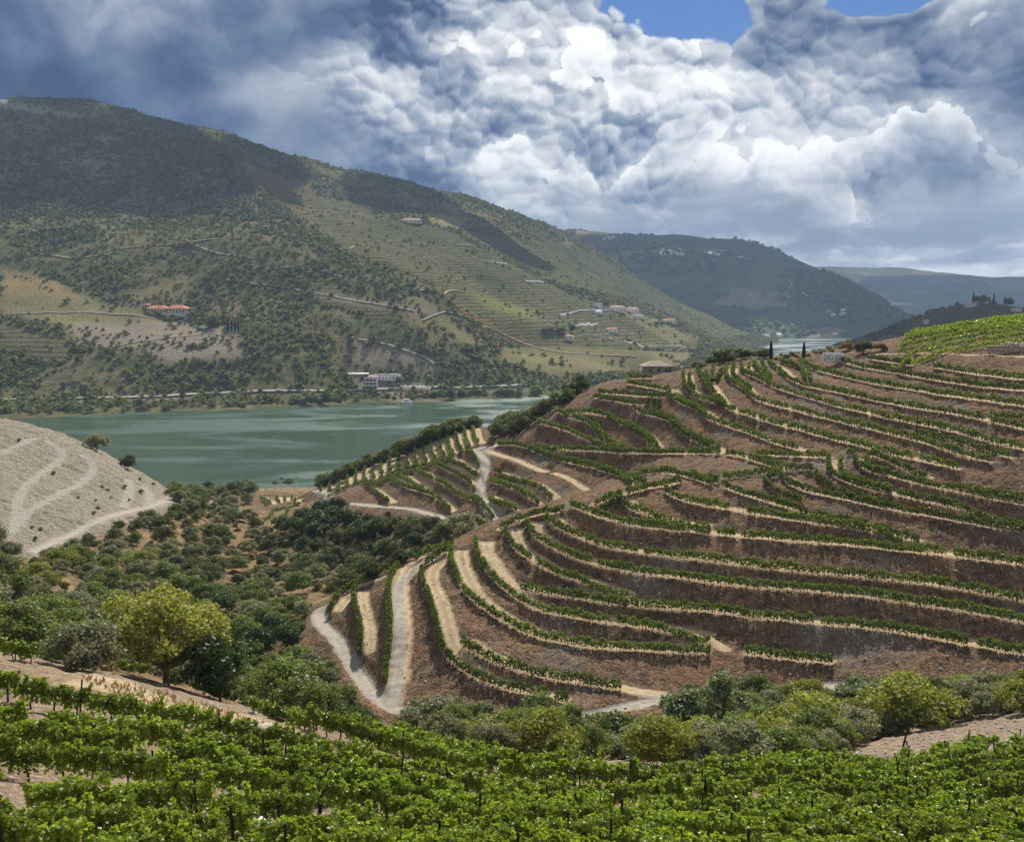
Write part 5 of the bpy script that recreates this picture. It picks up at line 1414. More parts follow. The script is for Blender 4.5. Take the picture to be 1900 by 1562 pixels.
# the largest leaves of the nearest rows are pieces of their own
lco, lfc = grape_leaf_mesh_data(np.zeros((1, 3)), np.array([[0, -0.6, 0.8]]), np.array([[0.15]]), np.random.default_rng(2), 0.0)
lme = bpy.data.meshes.new('leaf'); fill_mesh(lme, lco, lfc); lme.materials.append(vine_near)
nl_ = 0
for o in [o for o in SC.objects if o.name.startswith('vine_row') and o.get('group') == 'vine rows on the foreground slope']:
    k_ = 0
    for a in [c_ for c_ in o.children if c_.name.startswith('vine')]:
        wp = o.location + a.location; u, v = project(wp.x, wp.y, wp.z + 1.2)
        if wp.y > 37.5 or not (0 < u < 1900 and 1380 < v < 1600) or nl_ >= 320: continue
        for j in range(4):
            b = mobj('leaf', lme, None, o); b.location = (a.location.x + gv.uniform(-0.6, 0.6), a.location.y + gv.uniform(-0.3, 0.1), a.location.z + gv.uniform(0.95, 1.6)); b.rotation_euler = (gv.normal() * 0.6, gv.normal() * 0.6, gv.uniform(0, 6.28)); s_ = gv.uniform(0.8, 1.25); b.scale = (s_, s_, s_)
            nl_ += 1
print('foreground rows', len(fin), 'vines', nvine, time.time() - T0)

# ================================================================== WOODS ON THE OPPOSITE SLOPES (one mass of scrub)
def blob_tree(seed, leafmat, R=3.0, H=5.0, n=70, leaf=1.5):
    g = np.random.default_rng(seed)
    L = lobes_for(g, 9, R, H, 0.0, 0.7, (0.36, 0.55))
    pos, nr = crown_pts(g, n, L, R, 0.75)
    keep = pos[:, 2] > 0
    return quads_mesh('scrub', leaf_quads(pos[keep], nr[keep], leaf, g, 1.2, 0.6), leafmat)
far_a = leafy('far_scrub_a', (0.105, 0.115, 0.046), (0.195, 0.196, 0.082), 0.40, 0.1)
far_b = leafy('far_scrub_b', (0.140, 0.158, 0.052), (0.245, 0.255, 0.090), 0.40, 0.1)
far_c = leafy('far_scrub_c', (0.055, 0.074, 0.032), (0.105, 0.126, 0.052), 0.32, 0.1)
far_d = leafy('far_scrub_d', (0.175, 0.175, 0.096), (0.265, 0.258, 0.145), 0.40, 0.1)
TPL = bpy.data.collections.new('scrub_templates')
tpl = [blob_tree(1, far_a), blob_tree(2, far_a), blob_tree(3, far_b), blob_tree(4, far_b), blob_tree(5, far_c), blob_tree(6, far_d), blob_tree(7, far_c, 2.6, 9.0, 90)]
for i, me in enumerate(tpl):
    TPL.objects.link(bpy.data.objects.new('t%02d' % i, me))
def scatter_group():
    ng = bpy.data.node_groups.new('scatter', 'GeometryNodeTree')
    ng.interface.new_socket('Geometry', in_out='INPUT', socket_type='NodeSocketGeometry'); ng.interface.new_socket('Geometry', in_out='OUTPUT', socket_type='NodeSocketGeometry')
    n = ng.nodes; l = ng.links
    gi = n.new('NodeGroupInput'); go = n.new('NodeGroupOutput')
    ci = n.new('GeometryNodeCollectionInfo'); ci.inputs['Collection'].default_value = TPL; ci.inputs['Separate Children'].default_value = True; ci.inputs['Reset Children'].default_value = True
    iop = n.new('GeometryNodeInstanceOnPoints'); iop.inputs['Pick Instance'].default_value = True
    def attr(name, typ):
        a = n.new('GeometryNodeInputNamedAttribute'); a.data_type = typ; a.inputs['Name'].default_value = name; return a.outputs[0]
    l.new(gi.outputs[0], iop.inputs['Points']); l.new(ci.outputs[0], iop.inputs['Instance'])
    l.new(attr('pick', 'INT'), iop.inputs['Instance Index']); l.new(attr('turn', 'FLOAT_VECTOR'), iop.inputs['Rotation']); l.new(attr('size', 'FLOAT_VECTOR'), iop.inputs['Scale'])
    l.new(iop.outputs[0], go.inputs[0])
    return ng
SCAT = scatter_group()
def scrub_object(name, pts, pick, turn, size, label):
    me = bpy.data.meshes.new(name); me.vertices.add(len(pts)); me.vertices.foreach_set('co', np.asarray(pts, np.float32).ravel())
    a = me.attributes.new('pick', 'INT', 'POINT'); a.data.foreach_set('value', np.asarray(pick, np.int32))
    for nm, v in (('turn', turn), ('size', size)):
        a = me.attributes.new(nm, 'FLOAT_VECTOR', 'POINT'); a.data.foreach_set('vector', np.asarray(v, np.float32).ravel())
    o = mobj(name, me); md = o.modifiers.new('scatter', 'NODES'); md.node_group = SCAT
    return tag(o, label, 'scrub', kind='stuff')
def visible(G, p, y0, step=9.0, slack=16.0):
    u, v = project(p[:, 0], p[:, 1], p[:, 2])
    ok = np.zeros(len(p), bool)
    for i in range(0, len(p), 6000):
        h_ = G.cast(u[i:i + 6000], v[i:i + 6000] - 5, y0, 3200, step)
        d = np.where(np.isnan(h_[:, 1]), 1e9, h_[:, 1]); ok[i:i + 6000] = d > p[i:i + 6000, 1] - slack
    return ok, u, v
gh = np.random.default_rng(77)
N = 120000
yy = np.sqrt(gh.uniform(960 ** 2, 2950 ** 2, N)); xx = yy * gh.uniform(-0.56, 0.30, N)
zz = HILL(xx, yy); p = np.stack([xx, yy, zz], 1); p = p[zz > 2.5]
ok, u, v = visible(HILL, p, 900)
p, u, v = p[ok], u[ok], v[ok]
rg = regions(u, v)
nz = fbm(p[:, 0], p[:, 1], 1 / 90.0, 4, 81)
prob = np.where(rg['vine'], 0.035, np.where(rg['field'], 0.03, np.where(rg['bare'], 0.16, 0.80)))
prob = prob * np.where(~(rg['vine'] | rg['field'] | rg['bare']) & (nz > 0.20), 0.28, 1.0)
upper = in_poly(u, v, [(760,370),(900,395),(1050,450),(1250,560),(1420,625),(1200,540),(1000,470),(860,425)])
prob = np.where(upper, prob * 0.6, prob)
keep = gh.random(len(p)) < prob
p, u, v, nz = p[keep], u[keep], v[keep], nz[keep]
nn_ = len(p)
r = gh.random(nn_)
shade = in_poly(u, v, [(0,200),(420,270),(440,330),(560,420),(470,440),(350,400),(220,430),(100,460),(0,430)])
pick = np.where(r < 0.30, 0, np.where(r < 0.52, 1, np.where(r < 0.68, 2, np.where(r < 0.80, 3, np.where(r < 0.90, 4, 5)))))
lush = in_poly(u, v, [(0,420),(260,440),(330,520),(200,540),(0,490)]) | (v > 690)
pick = np.where(lush & (r < 0.55), 3, pick); pick = np.where(shade & (r > 0.45), 4, pick)  # inside the shade outline darker scrub is picked: shade put into its colour
sky_ = (p[:, 2] > 250) & (gh.random(nn_) < 0.10); pick = np.where(sky_, 6, pick)
s = (0.45 + 0.9 * gh.random(nn_) ** 1.8) * np.where(v > 640, 1.1, 0.95)
size = np.stack([s * gh.uniform(0.9, 1.3, nn_), s * gh.uniform(0.9, 1.3, nn_), s * gh.uniform(0.8, 1.1, nn_)], 1)
turn = np.stack([0 * s, 0 * s, gh.uniform(0, 6.28, nn_)], 1)
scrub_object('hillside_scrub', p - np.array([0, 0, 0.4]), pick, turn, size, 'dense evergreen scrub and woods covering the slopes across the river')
print('scrub', nn_, time.time() - T0)
# scrub on the far mountains and the small hill
for nm, G, rngx, n0, sc, lb, yr in (('mountain_scrub', BHILL, None, 9000, 3.0, 'woods scattered over the hazy mountain beyond the far bend', 3050), ('hill_scrub', DHILL, None, 3500, 1.0, 'scrub covering the small hill behind the green vineyard', 1120)):
    x = gh.uniform(G.xs[0], G.xs[-1], n0); y = gh.uniform(G.ys[0], G.ys[-1], n0); z = G(x, y)
    k_ = (z > 4) & (fbm(x, y, 1 / (250.0 if sc > 2 else 70.0), 4, 83) > 0.02); q = np.stack([x, y, z], 1)[k_]
    u, v = project(q[:, 0], q[:, 1], q[:, 2]); q = q[(u > 980) & (u < 1960)]
    s = gh.uniform(0.6, 1.2, len(q)) * sc
    scrub_object(nm, q - np.array([0, 0, 0.5 * sc]), gh.integers(0, 5, len(q)), np.stack([0 * s, 0 * s, gh.uniform(0, 6.28, len(q))], 1), np.stack([s * 1.3, s * 1.3, s], 1), lb)

# ================================================================== ROADS AND BUILDINGS ACROSS THE RIVER
road_m = plain('pale_road', (0.33, 0.27, 0.20), 0.95, 0.1, 0.15, 0.2)
asph = plain('bank_road', (0.34, 0.31, 0.265), 0.95, 0.1, 0.12, 0.2)
def strip(name, px, G, wd, mat, y0, y1, lift=0.45):
    q = spline(np.array(px, float), 8); h_ = G.cast(q[:, 0], q[:, 1], y0, y1, 4.0); h_ = h_[~np.isnan(h_[:, 0])]
    g_ = [h_[0]]
    for a in h_[1:]:
        if abs(a[1] - g_[-1][1]) < 90: g_.append(a)
    h_ = smooth(resample(smooth(resample(np.array(g_), 6.0), 6), 5.0), 2)
    t = np.gradient(h_[:, :2], axis=0); t /= np.linalg.norm(t, axis=1)[:, None] + 1e-9; n = np.stack([-t[:, 1], t[:, 0]], 1)
    cols = []
    for o_ in (-0.5, 0, 0.5):
        x = h_[:, 0] + n[:, 0] * wd * o_; y = h_[:, 1] + n[:, 1] * wd * o_
        cols.append(np.stack([x, y, np.maximum(G(x, y), G(h_[:, 0], h_[:, 1])) + lift], 1))
    m = len(h_); co = np.stack(cols, 1).reshape(-1, 3)
    fc = []
    for i in range(m - 1):
        for c_ in (0, 1): fc.append((i * 3 + c_, i * 3 + c_ + 1, (i + 1) * 3 + c_ + 1, (i + 1) * 3 + c_))
    o = mobj(name, poly_mesh(name, co, np.array(fc), mat, True)); tag(o, kind='structure'); return h_
bank = strip('bank_road', [(-60,744),(60,741),(180,739),(290,737),(380,731),(500,727),(620,726),(700,723),(800,720),(900,719),(985,716)], HILL, 6.0, asph, 900, 1400, 0.9)
for px in ([(220,462),(300,455),(400,445),(470,438),(520,432)], [(586,545),(640,555),(710,567),(770,578)], [(745,552),(735,545),(770,540),(850,540)], [(650,462),(670,450),(685,440)],
           [(1030,500),(1045,490),(1043,480),(1030,474)], [(1110,545),(1122,530),(1115,520),(1108,512)], [(780,596),(830,580),(890,600),(980,640),(1050,655),(1180,662)],
           [(560,402),(620,400)], [(340,445),(400,470),(470,480)], [(480,500),(560,498),(640,515)], [(60,470),(140,480),(210,470)], [(860,470),(940,505),(1040,560)], [(1080,500),(1160,545),(1240,590)], [(420,520),(500,530),(560,540)], [(665,630),(720,640),(790,665),(815,682)], [(440,600),(480,585),(520,577)], [(200,645),(290,630),(400,618)], [(0,585),(120,580),(240,585),(290,592)]):
    strip('dirt_track', px, HILL, 3.0, road_m, 1000, 3000, 0.7)
for px in ([(1460,520),(1470,530),(1455,545)], [(1390,545),(1400,560),(1380,575)], [(1560,560),(1575,575),(1590,580)], [(1620,600),(1650,596),(1670,590)]):
    strip('dirt_track', px, BHILL, 5.0, road_m, 3050, 5400, 2.0)

white = plain('white_wall', (0.74, 0.71, 0.66), 0.85, 0.2, 0.06, 0.3)
cream = plain('cream_wall', (0.60, 0.50, 0.38), 0.85, 0.2, 0.08, 0.3)
greyw = plain('grey_wall', (0.46, 0.44, 0.40), 0.85, 0.2, 0.1, 0.3)
redroof = plain('clay_roof', (0.50, 0.215, 0.125), 0.9, 0.15, 0.18, 0.8, 0.05, 6.0)
paleroof = plain('faded_clay_roof', (0.46, 0.30, 0.235), 0.9, 0.15, 0.15, 0.8)
whiteroof = plain('white_roof', (0.80, 0.79, 0.77), 0.7, 0.3, 0.03, 0.3)
glass = plain('dark_window', (0.035, 0.04, 0.05), 0.15, 0.5, 0.1, 1.0)
stone = plain('rubble_stone', (0.25, 0.225, 0.185), 0.95, 0.1, 0.35, 1.6, 0.06, 5.0)
oldroof = plain('weathered_tiles', (0.33, 0.265, 0.215), 0.95, 0.1, 0.3, 2.5, 0.05, 6.0)
dark_m = plain('dark_metal', (0.04, 0.04, 0.045), 0.6, 0.3)
def box(x0, x1, y0, y1, z0, z1):
    co = np.array([(x, y, z) for z in (z0, z1) for y in (y0, y1) for x in (x0, x1)], float)
    fc = np.array([(0, 2, 3, 1), (4, 5, 7, 6), (0, 1, 5, 4), (2, 6, 7, 3), (0, 4, 6, 2), (1, 3, 7, 5)]); return co, fc
def pm(name, parts, mat, parent):
    co, fc = merge(parts); return mobj(name, poly_mesh(name, co, fc, mat), None, parent)
def hip(w_, d, z, h_, over=0.5, ridge_=None):
    """hipped roof with an eave thickness"""
    W, Dp = w_ / 2 + over, d / 2 + over; r_ = (ridge_ if ridge_ is not None else max(0.0, W - Dp))
    co = np.array([(-W, -Dp, z), (W, -Dp, z), (W, Dp, z), (-W, Dp, z), (-W, -Dp, z + 0.25), (W, -Dp, z + 0.25), (W, Dp, z + 0.25), (-W, Dp, z + 0.25), (-r_, 0, z + h_), (r_ + 1e-3, 0, z + h_)], float)
    fc = np.array([(0, 3, 2, 1), (0, 1, 5, 4), (1, 2, 6, 5), (2, 3, 7, 6), (3, 0, 4, 7), (4, 5, 9, 8), (6, 7, 8, 9), (5, 6, 9, 9), (7, 4, 8, 8)])
    return co, fc
def roof_mesh(name, data, mat, parent):
    co, fc = data; me = bpy.data.meshes.new(name)
    me.from_pydata([tuple(a) for a in co], [], [tuple(dict.fromkeys(int(i) for i in f)) for f in fc]); me.materials.append(mat)
    return mobj(name, me, None, parent)
def house(name, loc, rz, w_, d, h_, wall, roof, rh, label, win=0, cat='house', group=None, storeys=1, flat=False, door=True):
    o = empty(name, tuple(loc), rz); tag(o, label, cat, group)
    pm('wall', [box(-w_ / 2, w_ / 2, -d / 2, d / 2, -2.5, h_)], wall, o)
    if flat: pm('roof', [box(-w_ / 2 - .4, w_ / 2 + .4, -d / 2 - .4, d / 2 + .4, h_ + 0.003, h_ + 0.45)], roof, o)
    else: roof_mesh('roof', hip(w_, d, h_ + 0.003, rh), roof, o)
    for st in range(storeys):
        for i in range(win):
            x = -w_ / 2 + (i + 0.5) * w_ / win; z = h_ * (st + 0.35) / storeys; hw = min(0.6, w_ / win * 0.28); hh = h_ / storeys * 0.20
            f = pm('window', [box(x - hw, x + hw, -d / 2 - 0.06, -d / 2 + 0.05, z - hh + h_ * 0.12 / storeys, z + hh + h_ * 0.12 / storeys)], glass, o)
    return o
def hill_at(u, v, G=HILL, y0=950, y1=3200):
    return G.cast([u], [v], y0, y1, 3.0)[0]
# the villa under a long clay roof
a = hill_at(312, 582)
o = empty('villa', tuple(a + np.array([0, 0, 0.5])), -0.06); tag(o, 'long villa under an orange clay roof amid the terraced slope across the river', 'house')
pm('wall', [box(-27, 0, -5, 7, -5, 6.0), box(0.01, 26, -2.5, 7, -7, 6.0)], cream, o)
r1 = roof_mesh('roof', hip(29, 14, 6.003, 4.6, 0.8), redroof, o); r1.location = (-13, 1, 0)
r2 = roof_mesh('roof', hip(28, 15, 6.05, 5.2, 0.8), redroof, o); r2.location = (13, 1.5, 0)
for i in range(6): pm('column', [box(3.2 + i * 4.2, 4.0 + i * 4.2, -6.2, -5.4, -6, 6.0)], white, o)
pm('terrace', [box(0.5, 26, -6.6, -2.55, -7, -0.4)], greyw, o)
for i in range(6): pm('window', [box(-25 + i * 4.2, -23 + i * 4.2, -5.08, -4.9, 1.5, 4.4)], glass, o)
for i in range(5): pm('window', [box(4.6 + i * 4.2, 6.8 + i * 4.2, -2.58, -2.4, 0.6, 4.2)], glass, o)
b_ = hill_at(274, 570); house('outbuilding', b_, -0.1, 9, 6, 3, cream, redroof, 2.0, 'small orange-roofed shed at the left end of the long villa', 2, 'shed')
# river landing: canopy, grey block, long white hall, terrace, boat
def at_z(u, v, z): return PZ(u, v, z)
zb = float(bank[:, 2].mean()) + 1.0
q = hill_at(666, 716, y0=1000); q[2] = max(q[2], zb)
o = empty('station_canopy', tuple(q), 0.08); tag(o, 'broad flat white canopy on thick legs beside the river road', 'canopy')
pm('roof', [box(-13, 12, -7, 7, 14.2, 15.2)], whiteroof, o)
for x, y in ((-1, -3), (7, -3), (-1, 4), (7, 4)): pm('leg', [box(x - 0.7, x + 0.7, y - 0.7, y + 0.7, -2, 14.197)], greyw, o)
q = hill_at(689, 721, y0=1000); q[2] = max(q[2], zb)
o = empty('riverside_block', tuple(q + np.array([0, 2, 0])), 0.08); tag(o, 'grey three-storey block with banded balconies next to the white canopy', 'building')
pm('wall', [box(-7.2, 7.2, -4, 6, -2, 14)], greyw, o)
for i in range(3):
    pm('balcony', [box(-7.7, 7.7, -6.2, -4.003, 3.2 + i * 4.2, 4.4 + i * 4.2)], white, o)
    for j in range(3): pm('window', [box(-5.8 + j * 4.3, -3.2 + j * 4.3, -4.08, -3.9, 0.6 + i * 4.2, 2.9 + i * 4.2)], glass, o)
roof_mesh('roof', hip(14.4, 10, 14.003, 2.2, 0.5), paleroof, o).location = (0, 1, 0)
q = hill_at(718, 706, y0=1000); q[2] = max(q[2], zb + 4)
house('long_hall', q + np.array([0, 4, 0]), -0.10, 31, 9, 7.0, white, greyw, 1.2, 'long low white hall behind trees at the river landing', 7, 'building', flat=True)
q = hill_at(758, 720, y0=1000); q[2] = max(q[2], zb)
o = empty('landing_terrace', tuple(q), -0.06); tag(o, 'white paved terrace with low walls above the river landing', 'terrace')
pm('paving', [box(-22, 26, -5, 7, -3, 0.5)], whiteroof, o)
for y in (-5.3, 7.3): pm('wall', [box(-22, 26, y - 0.25, y + 0.25, -3, 1.7)], white, o)
for i in range(6): pm('parasol', [merge([tube([(-16 + i * 6, 1, 0.5), (-16 + i * 6, 1, 2.6)], [0.08, 0.08], 5), tube([(-16 + i * 6, 1, 2.4), (-16 + i * 6, 1, 3.3)], [1.9, 0.05], 8)])], white, o)
sh = PZ(757, 746, 0.0)
o = empty('motor_yacht', (float(sh[0]), float(sh[1]) - 9, 0.0), 0.12); tag(o, 'white motor yacht moored at the far bank', 'boat')
def hull(Ln, W, H):
    co = []; 
    for x, wf, zz in ((-0.5, 0.85, 0), (-0.2, 1, 0), (0.2, 0.9, 0.08), (0.42, 0.45, 0.22), (0.5, 0.02, 0.35)):
        co += [(x * Ln, -W / 2 * wf * 0.7, -0.3), (x * Ln, W / 2 * wf * 0.7, -0.3), (x * Ln, W / 2 * wf, H + zz * H), (x * Ln, -W / 2 * wf, H + zz * H)]
    fc = []
    for i in range(4):
        for j in range(4): fc.append((i * 4 + j, i * 4 + (j + 1) % 4, (i + 1) * 4 + (j + 1) % 4, (i + 1) * 4 + j))
    fc += [(3, 2, 1, 0), (16, 17, 18, 19)]; return np.array(co, float), np.array(fc)
pm('hull', [hull(13, 4, 1.7)], whiteroof, o); pm('cabin', [box(-3.6, 2.4, -1.5, 1.5, 1.703, 3.4)], white, o); pm('window', [box(-3.2, 2.1, -1.56, -1.46, 2.2, 2.9)], glass, o); pm('flybridge', [box(-2.6, 0.9, -1.2, 1.2, 3.403, 4.4)], white, o)
sh2 = PZ(746, 742, 0.0); tp_ = hill_at(733, 729, y0=1000)
co, fc = tube([np.array([sh2[0], sh2[1] - 6, 1.0]), tp_ + np.array([0, 0, 1.2])], [0.9, 0.9], 4)
tag(mobj('gangway', poly_mesh('gangway', co, fc, dark_m)), 'dark gangway sloping from the river road down to the moored yacht', 'gangway')
co, fc = box(-9, 5, -1.2, 1.2, -0.4, 0.6)
pn = mobj('pontoon', poly_mesh('pontoon', co, fc, whiteroof)); pn.location = (float(sh2[0]) - 2, float(sh2[1]) - 9.5, 0); tag(pn, 'narrow white pontoon at the tail of the moored yacht', 'pontoon')
def car(u, v, col, label, name, L=4.6, van=False):
    a = hill_at(u, v, y0=950); i = np.argmin(np.abs(bank[:, 0] - a[0])); b = bank[i]; t = bank[min(i + 1, len(bank) - 1)] - bank[max(i - 1, 0)]
    o = empty(name, (float(b[0]), float(b[1]) - 2, float(b[2]) + 0.9), math.atan2(t[1], t[0])); tag(o, label, 'van' if van else 'car')
    h_ = 2.3 if van else 0.95
    pm('body', [box(-L / 2, L / 2, -0.9, 0.9, 0.35, h_)], col, o)
    if not van: pm('cabin', [box(-L * 0.3, L * 0.22, -0.8, 0.8, h_ + 0.002, h_ + 0.6)], glass, o)
    else: pm('window', [box(L / 2 - 1.2, L / 2 - 0.2, -0.95, -0.88, 1.4, 2.0)], glass, o)
    for x in (-L * 0.32, L * 0.32):
        for y in (-0.85, 0.85): 
            c_, f = tube([(x, y - 0.12, 0.34), (x, y + 0.12, 0.34)], [0.34, 0.34], 10); mobj('wheel', poly_mesh('wheel', c_, f, dark_m), None, o)
car(515, 728, whiteroof, 'white van driving along the river road', 'van', 6.0, True)
car(688, 726, dark_m, 'dark car on the river road in front of the grey block', 'car')
# the white estate on the vineyard spur
EST = [(1109,570,16,9,8.5,white,paleroof,0,'small white block at the left end of the white estate',3,True),(1146,579,32,14,9,white,paleroof,3.6,'large white estate house under a faded clay roof',6,False),
       (1174,583,26,13,10,white,paleroof,4.0,'tall white estate house with a row of small windows',5,False),(1183,590,28,8,4.5,white,paleroof,1.5,'low white annex in front of the estate houses',4,False),
       (1111,583,13,7,5.0,white,whiteroof,2.6,'little white chapel on the terrace of the estate',1,False),(1241,600,30,12,7.0,white,redroof,3.2,'white house with red roof among dark trees right of the estate',4,False),
       (1135,617,22,10,6.0,white,redroof,3.0,'white house with an orange roof below the estate',3,False),(1056,632,13,9,7.0,cream,paleroof,2.2,'ochre house by the terraced garden below the estate',2,False)]
for u, v, w_, d, h_, wm, rm, rh, lb, win, fl in EST:
    a = hill_at(u, v, y0=1300); house('estate_house', a, -0.12, w_, d, h_, wm, rm, rh, lb, win, 'house', 'buildings of the white estate', 1, fl)
def wall_line(px, hgt, mat, label, thick=0.8, G=HILL, y0=1200, name='garden_wall'):
    q = spline(np.array(px, float), 6); h_ = G.cast(q[:, 0], q[:, 1], y0, 3000, 3.0); h_ = resample(smooth(h_[~np.isnan(h_[:, 0])], 2), 4.0)
    t = np.gradient(h_[:, :2], axis=0); t /= np.linalg.norm(t, axis=1)[:, None] + 1e-9; n = np.stack([-t[:, 1], t[:, 0]], 1) * thick / 2
    co = []; fc = []
    for i, a in enumerate(h_):
        zz = float(G(a[0], a[1]))
        for s, z_ in ((-1, -2), (1, -2), (1, hgt), (-1, hgt)): co.append((a[0] + n[i, 0] * s, a[1] + n[i, 1] * s, zz + z_))
    for i in range(len(h_) - 1):
        for j in range(4): fc.append((i * 4 + j, i * 4 + (j + 1) % 4, (i + 1) * 4 + (j + 1) % 4, (i + 1) * 4 + j))
    o = mobj(name, poly_mesh(name, np.array(co), np.array(fc), mat)); return tag(o, label, 'wall')
wall_line([(1040,588),(1070,580),(1100,577),(1132,578)], 4.0, greyw, 'long white terrace wall climbing to the little chapel')
wall_line([(1064,610),(1085,606),(1110,604)], 5.0, greyw, 'white retaining wall above the terraced garden of the ochre house')
wall_line([(1078,622),(1100,624),(1130,630),(1175,640),(1275,646)], 2.8, greyw, 'long white roadside wall under the estate vineyards')
wall_line([(845,455),(876,457)], 3.0, greyw, 'short white wall on the edge of the big vineyard, uppermost of three')
wall_line([(898,486),(940,492)], 3.0, greyw, 'short white wall on the edge of the big vineyard, middle of three')
wall_line([(975,523),(1010,525)], 3.0, greyw, 'short white wall on the edge of the big vineyard, lowest of three')
a = hill_at(764, 414, y0=1500); house('lodge', a, 0.0, 40, 12, 5, greyw, paleroof, 4, 'low lodge on the knoll above the big vineyard', 5)
a = hill_at(7, 192, y0=1800); house('ridge_house', a, 0.1, 18, 10, 7, white, whiteroof, 0, 'white house on the ridge at the far left', 2, flat=True)
# villages on the hazy mountain
gvv = np.random.default_rng(12)
def village(lst, lab, grp):
    for (u0, u1, v0, v1, n) in lst:
        for i in range(n):
            u, v = gvv.uniform(u0, u1), gvv.uniform(v0, v1); a = hill_at(u, v, BHILL, 3050, 5600)
            if np.isnan(a[0]): continue
            house('village_house', a, gvv.uniform(-0.6, 0.6), gvv.uniform(9, 20), gvv.uniform(8, 11), gvv.uniform(5, 9), white if gvv.random() < 0.8 else cream, paleroof if gvv.random() < 0.6 else whiteroof, 2.5, lab, 0, 'house', grp)
village([(1222,1272,464,474,14)], 'white house of the left village high on the hazy mountain', 'houses of the left mountain village')
village([(1316,1352,464,474,8), (1370,1392,478,484,4)], 'white house of the right village high on the hazy mountain', 'houses of the right mountain village')
village([(1525,1568,578,588,9), (1480,1500,545,550,2)], 'white estate building low on the hazy mountain above the far water', 'estate buildings above the far water')
village([(1420,1480,624,627,4), (1545,1553,622,624,1)], 'pale house on the shore of the far water', 'houses on the far shore')
village([(1120,1150,440,446,5)], 'pale house on the left shoulder of the hazy mountain', 'houses on the mountain shoulder')
# small hill behind the green vineyard: cypresses, house
for i, (u, H, kd) in enumerate([(1806,17,'cypress'),(1812,12,'oak'),(1823,14,'oak'),(1836,11,'cypress'),(1844,15,'cypress'),(1865,14,'cypress'),(1872,13,'oak')]):
    a = P(u, 560, 1455); x, y = float(a[0]), float(a[1]); s = H / SIZE[kd]
    put_tree(kd, i, (x, y, float(DHILL(x, y)) - 0.3), (s, s, s), 0.3 * i, f'dark tree on the skyline of the small hill, {ORD[i]} from the left', 'trees on the small hill', 'tree', 'skyline_tree', parts=False)
for u, v, w_, lb in ((1885,578,22,'white house on the right slope of the small hill'),(1800,569,26,'pale low house near the top of the small hill'),(1718,600,10,'tiny pale house on the left slope of the small hill')):
    a = DHILL.cast([u], [v], 1100, 1800, 2.0)[0]
    if not np.isnan(a[0]): house('hill_house', a, 0.2, w_ * 0.6, 7, 4, greyw, paleroof, 1.5, lb, 2)
# trees along the far bank and round the estate that stand out one by one
def bank_tree(u, v, kd, H, lb, wide=1.0, name='bank_tree', group=None, y0=950):
    a = hill_at(u, v, y0=y0)
    if np.isnan(a[0]): return
    s = H / SIZE[kd]; put_tree(kd, random.randrange(9), tuple(a - np.array([0, 0, 0.5])), (s * wide, s * wide, s), random.uniform(0, 6), lb, group, 'tree', name, parts=kd in ('poplar', 'plane'))
bank_tree(160, 748, 'poplar', 26, 'tall bare-stemmed tree on the far bank at left', 0.9)
bank_tree(340, 745, 'poplar', 24, 'tall thin tree on the far bank below the curved track', 0.7)
bank_tree(606, 752, 'dark', 17, 'dark pointed tree at the water on the far bank', 0.9)
bank_tree(574, 752, 'dark', 13, 'dark bushy tree left of the pointed one on the far bank', 1.0)
bank_tree(836, 742, 'dark', 14, 'dark round tree at the water right of the yacht', 1.1)
bank_tree(995, 735, 'mid', 15, 'big green tree where the river bends out of sight', 1.2)
bank_tree(962, 740, 'mid', 12, 'green tree left of the big one at the river bend', 0.9)
bank_tree(728, 721, 'mid', 8, 'left of two clipped trees on the landing terrace', 1.1)
bank_tree(738, 721, 'mid', 8, 'right of two clipped trees on the landing terrace', 1.1)
bank_tree(395, 606, 'oak', 17, 'large round pine right of the villa terraces', 1.2)
for i, u in enumerate((424, 430, 436, 442)): bank_tree(u, 616, 'cypress', 15, f'dark cypress right of the round pine, {ORD[i]} of four', 1.2)
bank_tree(1062, 618, 'dark', 15, 'dark pointed tree above the ochre house', 0.9, y0=1300)
for i, u in enumerate((1036, 1044, 1022, 1012)): bank_tree(u, 618, 'oak', 11, f'dark tree in the grove left of the ochre house, {ORD[i]} from the right', 1.2, y0=1300)
bank_tree(1126, 568, 'dark', 12, 'dark tree between the white block and the large estate house', 1.3, y0=1300)
for i, u in enumerate((1218, 1228, 1238, 1262)): bank_tree(u, 604, 'dark', 10, f'dark tree round the red-roofed house, {ORD[i]} from the left', 1.3, y0=1300)
gb = np.random.default_rng(8)
for i in range(90):
    u = gb.uniform(-20, 985); v = np.interp(u, [0, 200, 400, 600, 800, 980], [772, 765, 757, 747, 740, 731]) + gb.uniform(-9, 1)
    if 640 < u < 800 and gb.random() < 0.6: continue
    bank_tree(u, v, ('mid', 'olive', 'oak')[gb.choice(3, p=[.45, .3, .25])], gb.uniform(4.0, 9.0), 'bush on the river bank below the far road', 1.25, 'bank_bush', 'bushes along the far bank')
print('far buildings', time.time() - T0)

# ================================================================== NEARER MAN-MADE THINGS
def near_at(u, v, y0, y1=600): return GROUND.cast([u], [v], y0, y1, 0.4)[0]
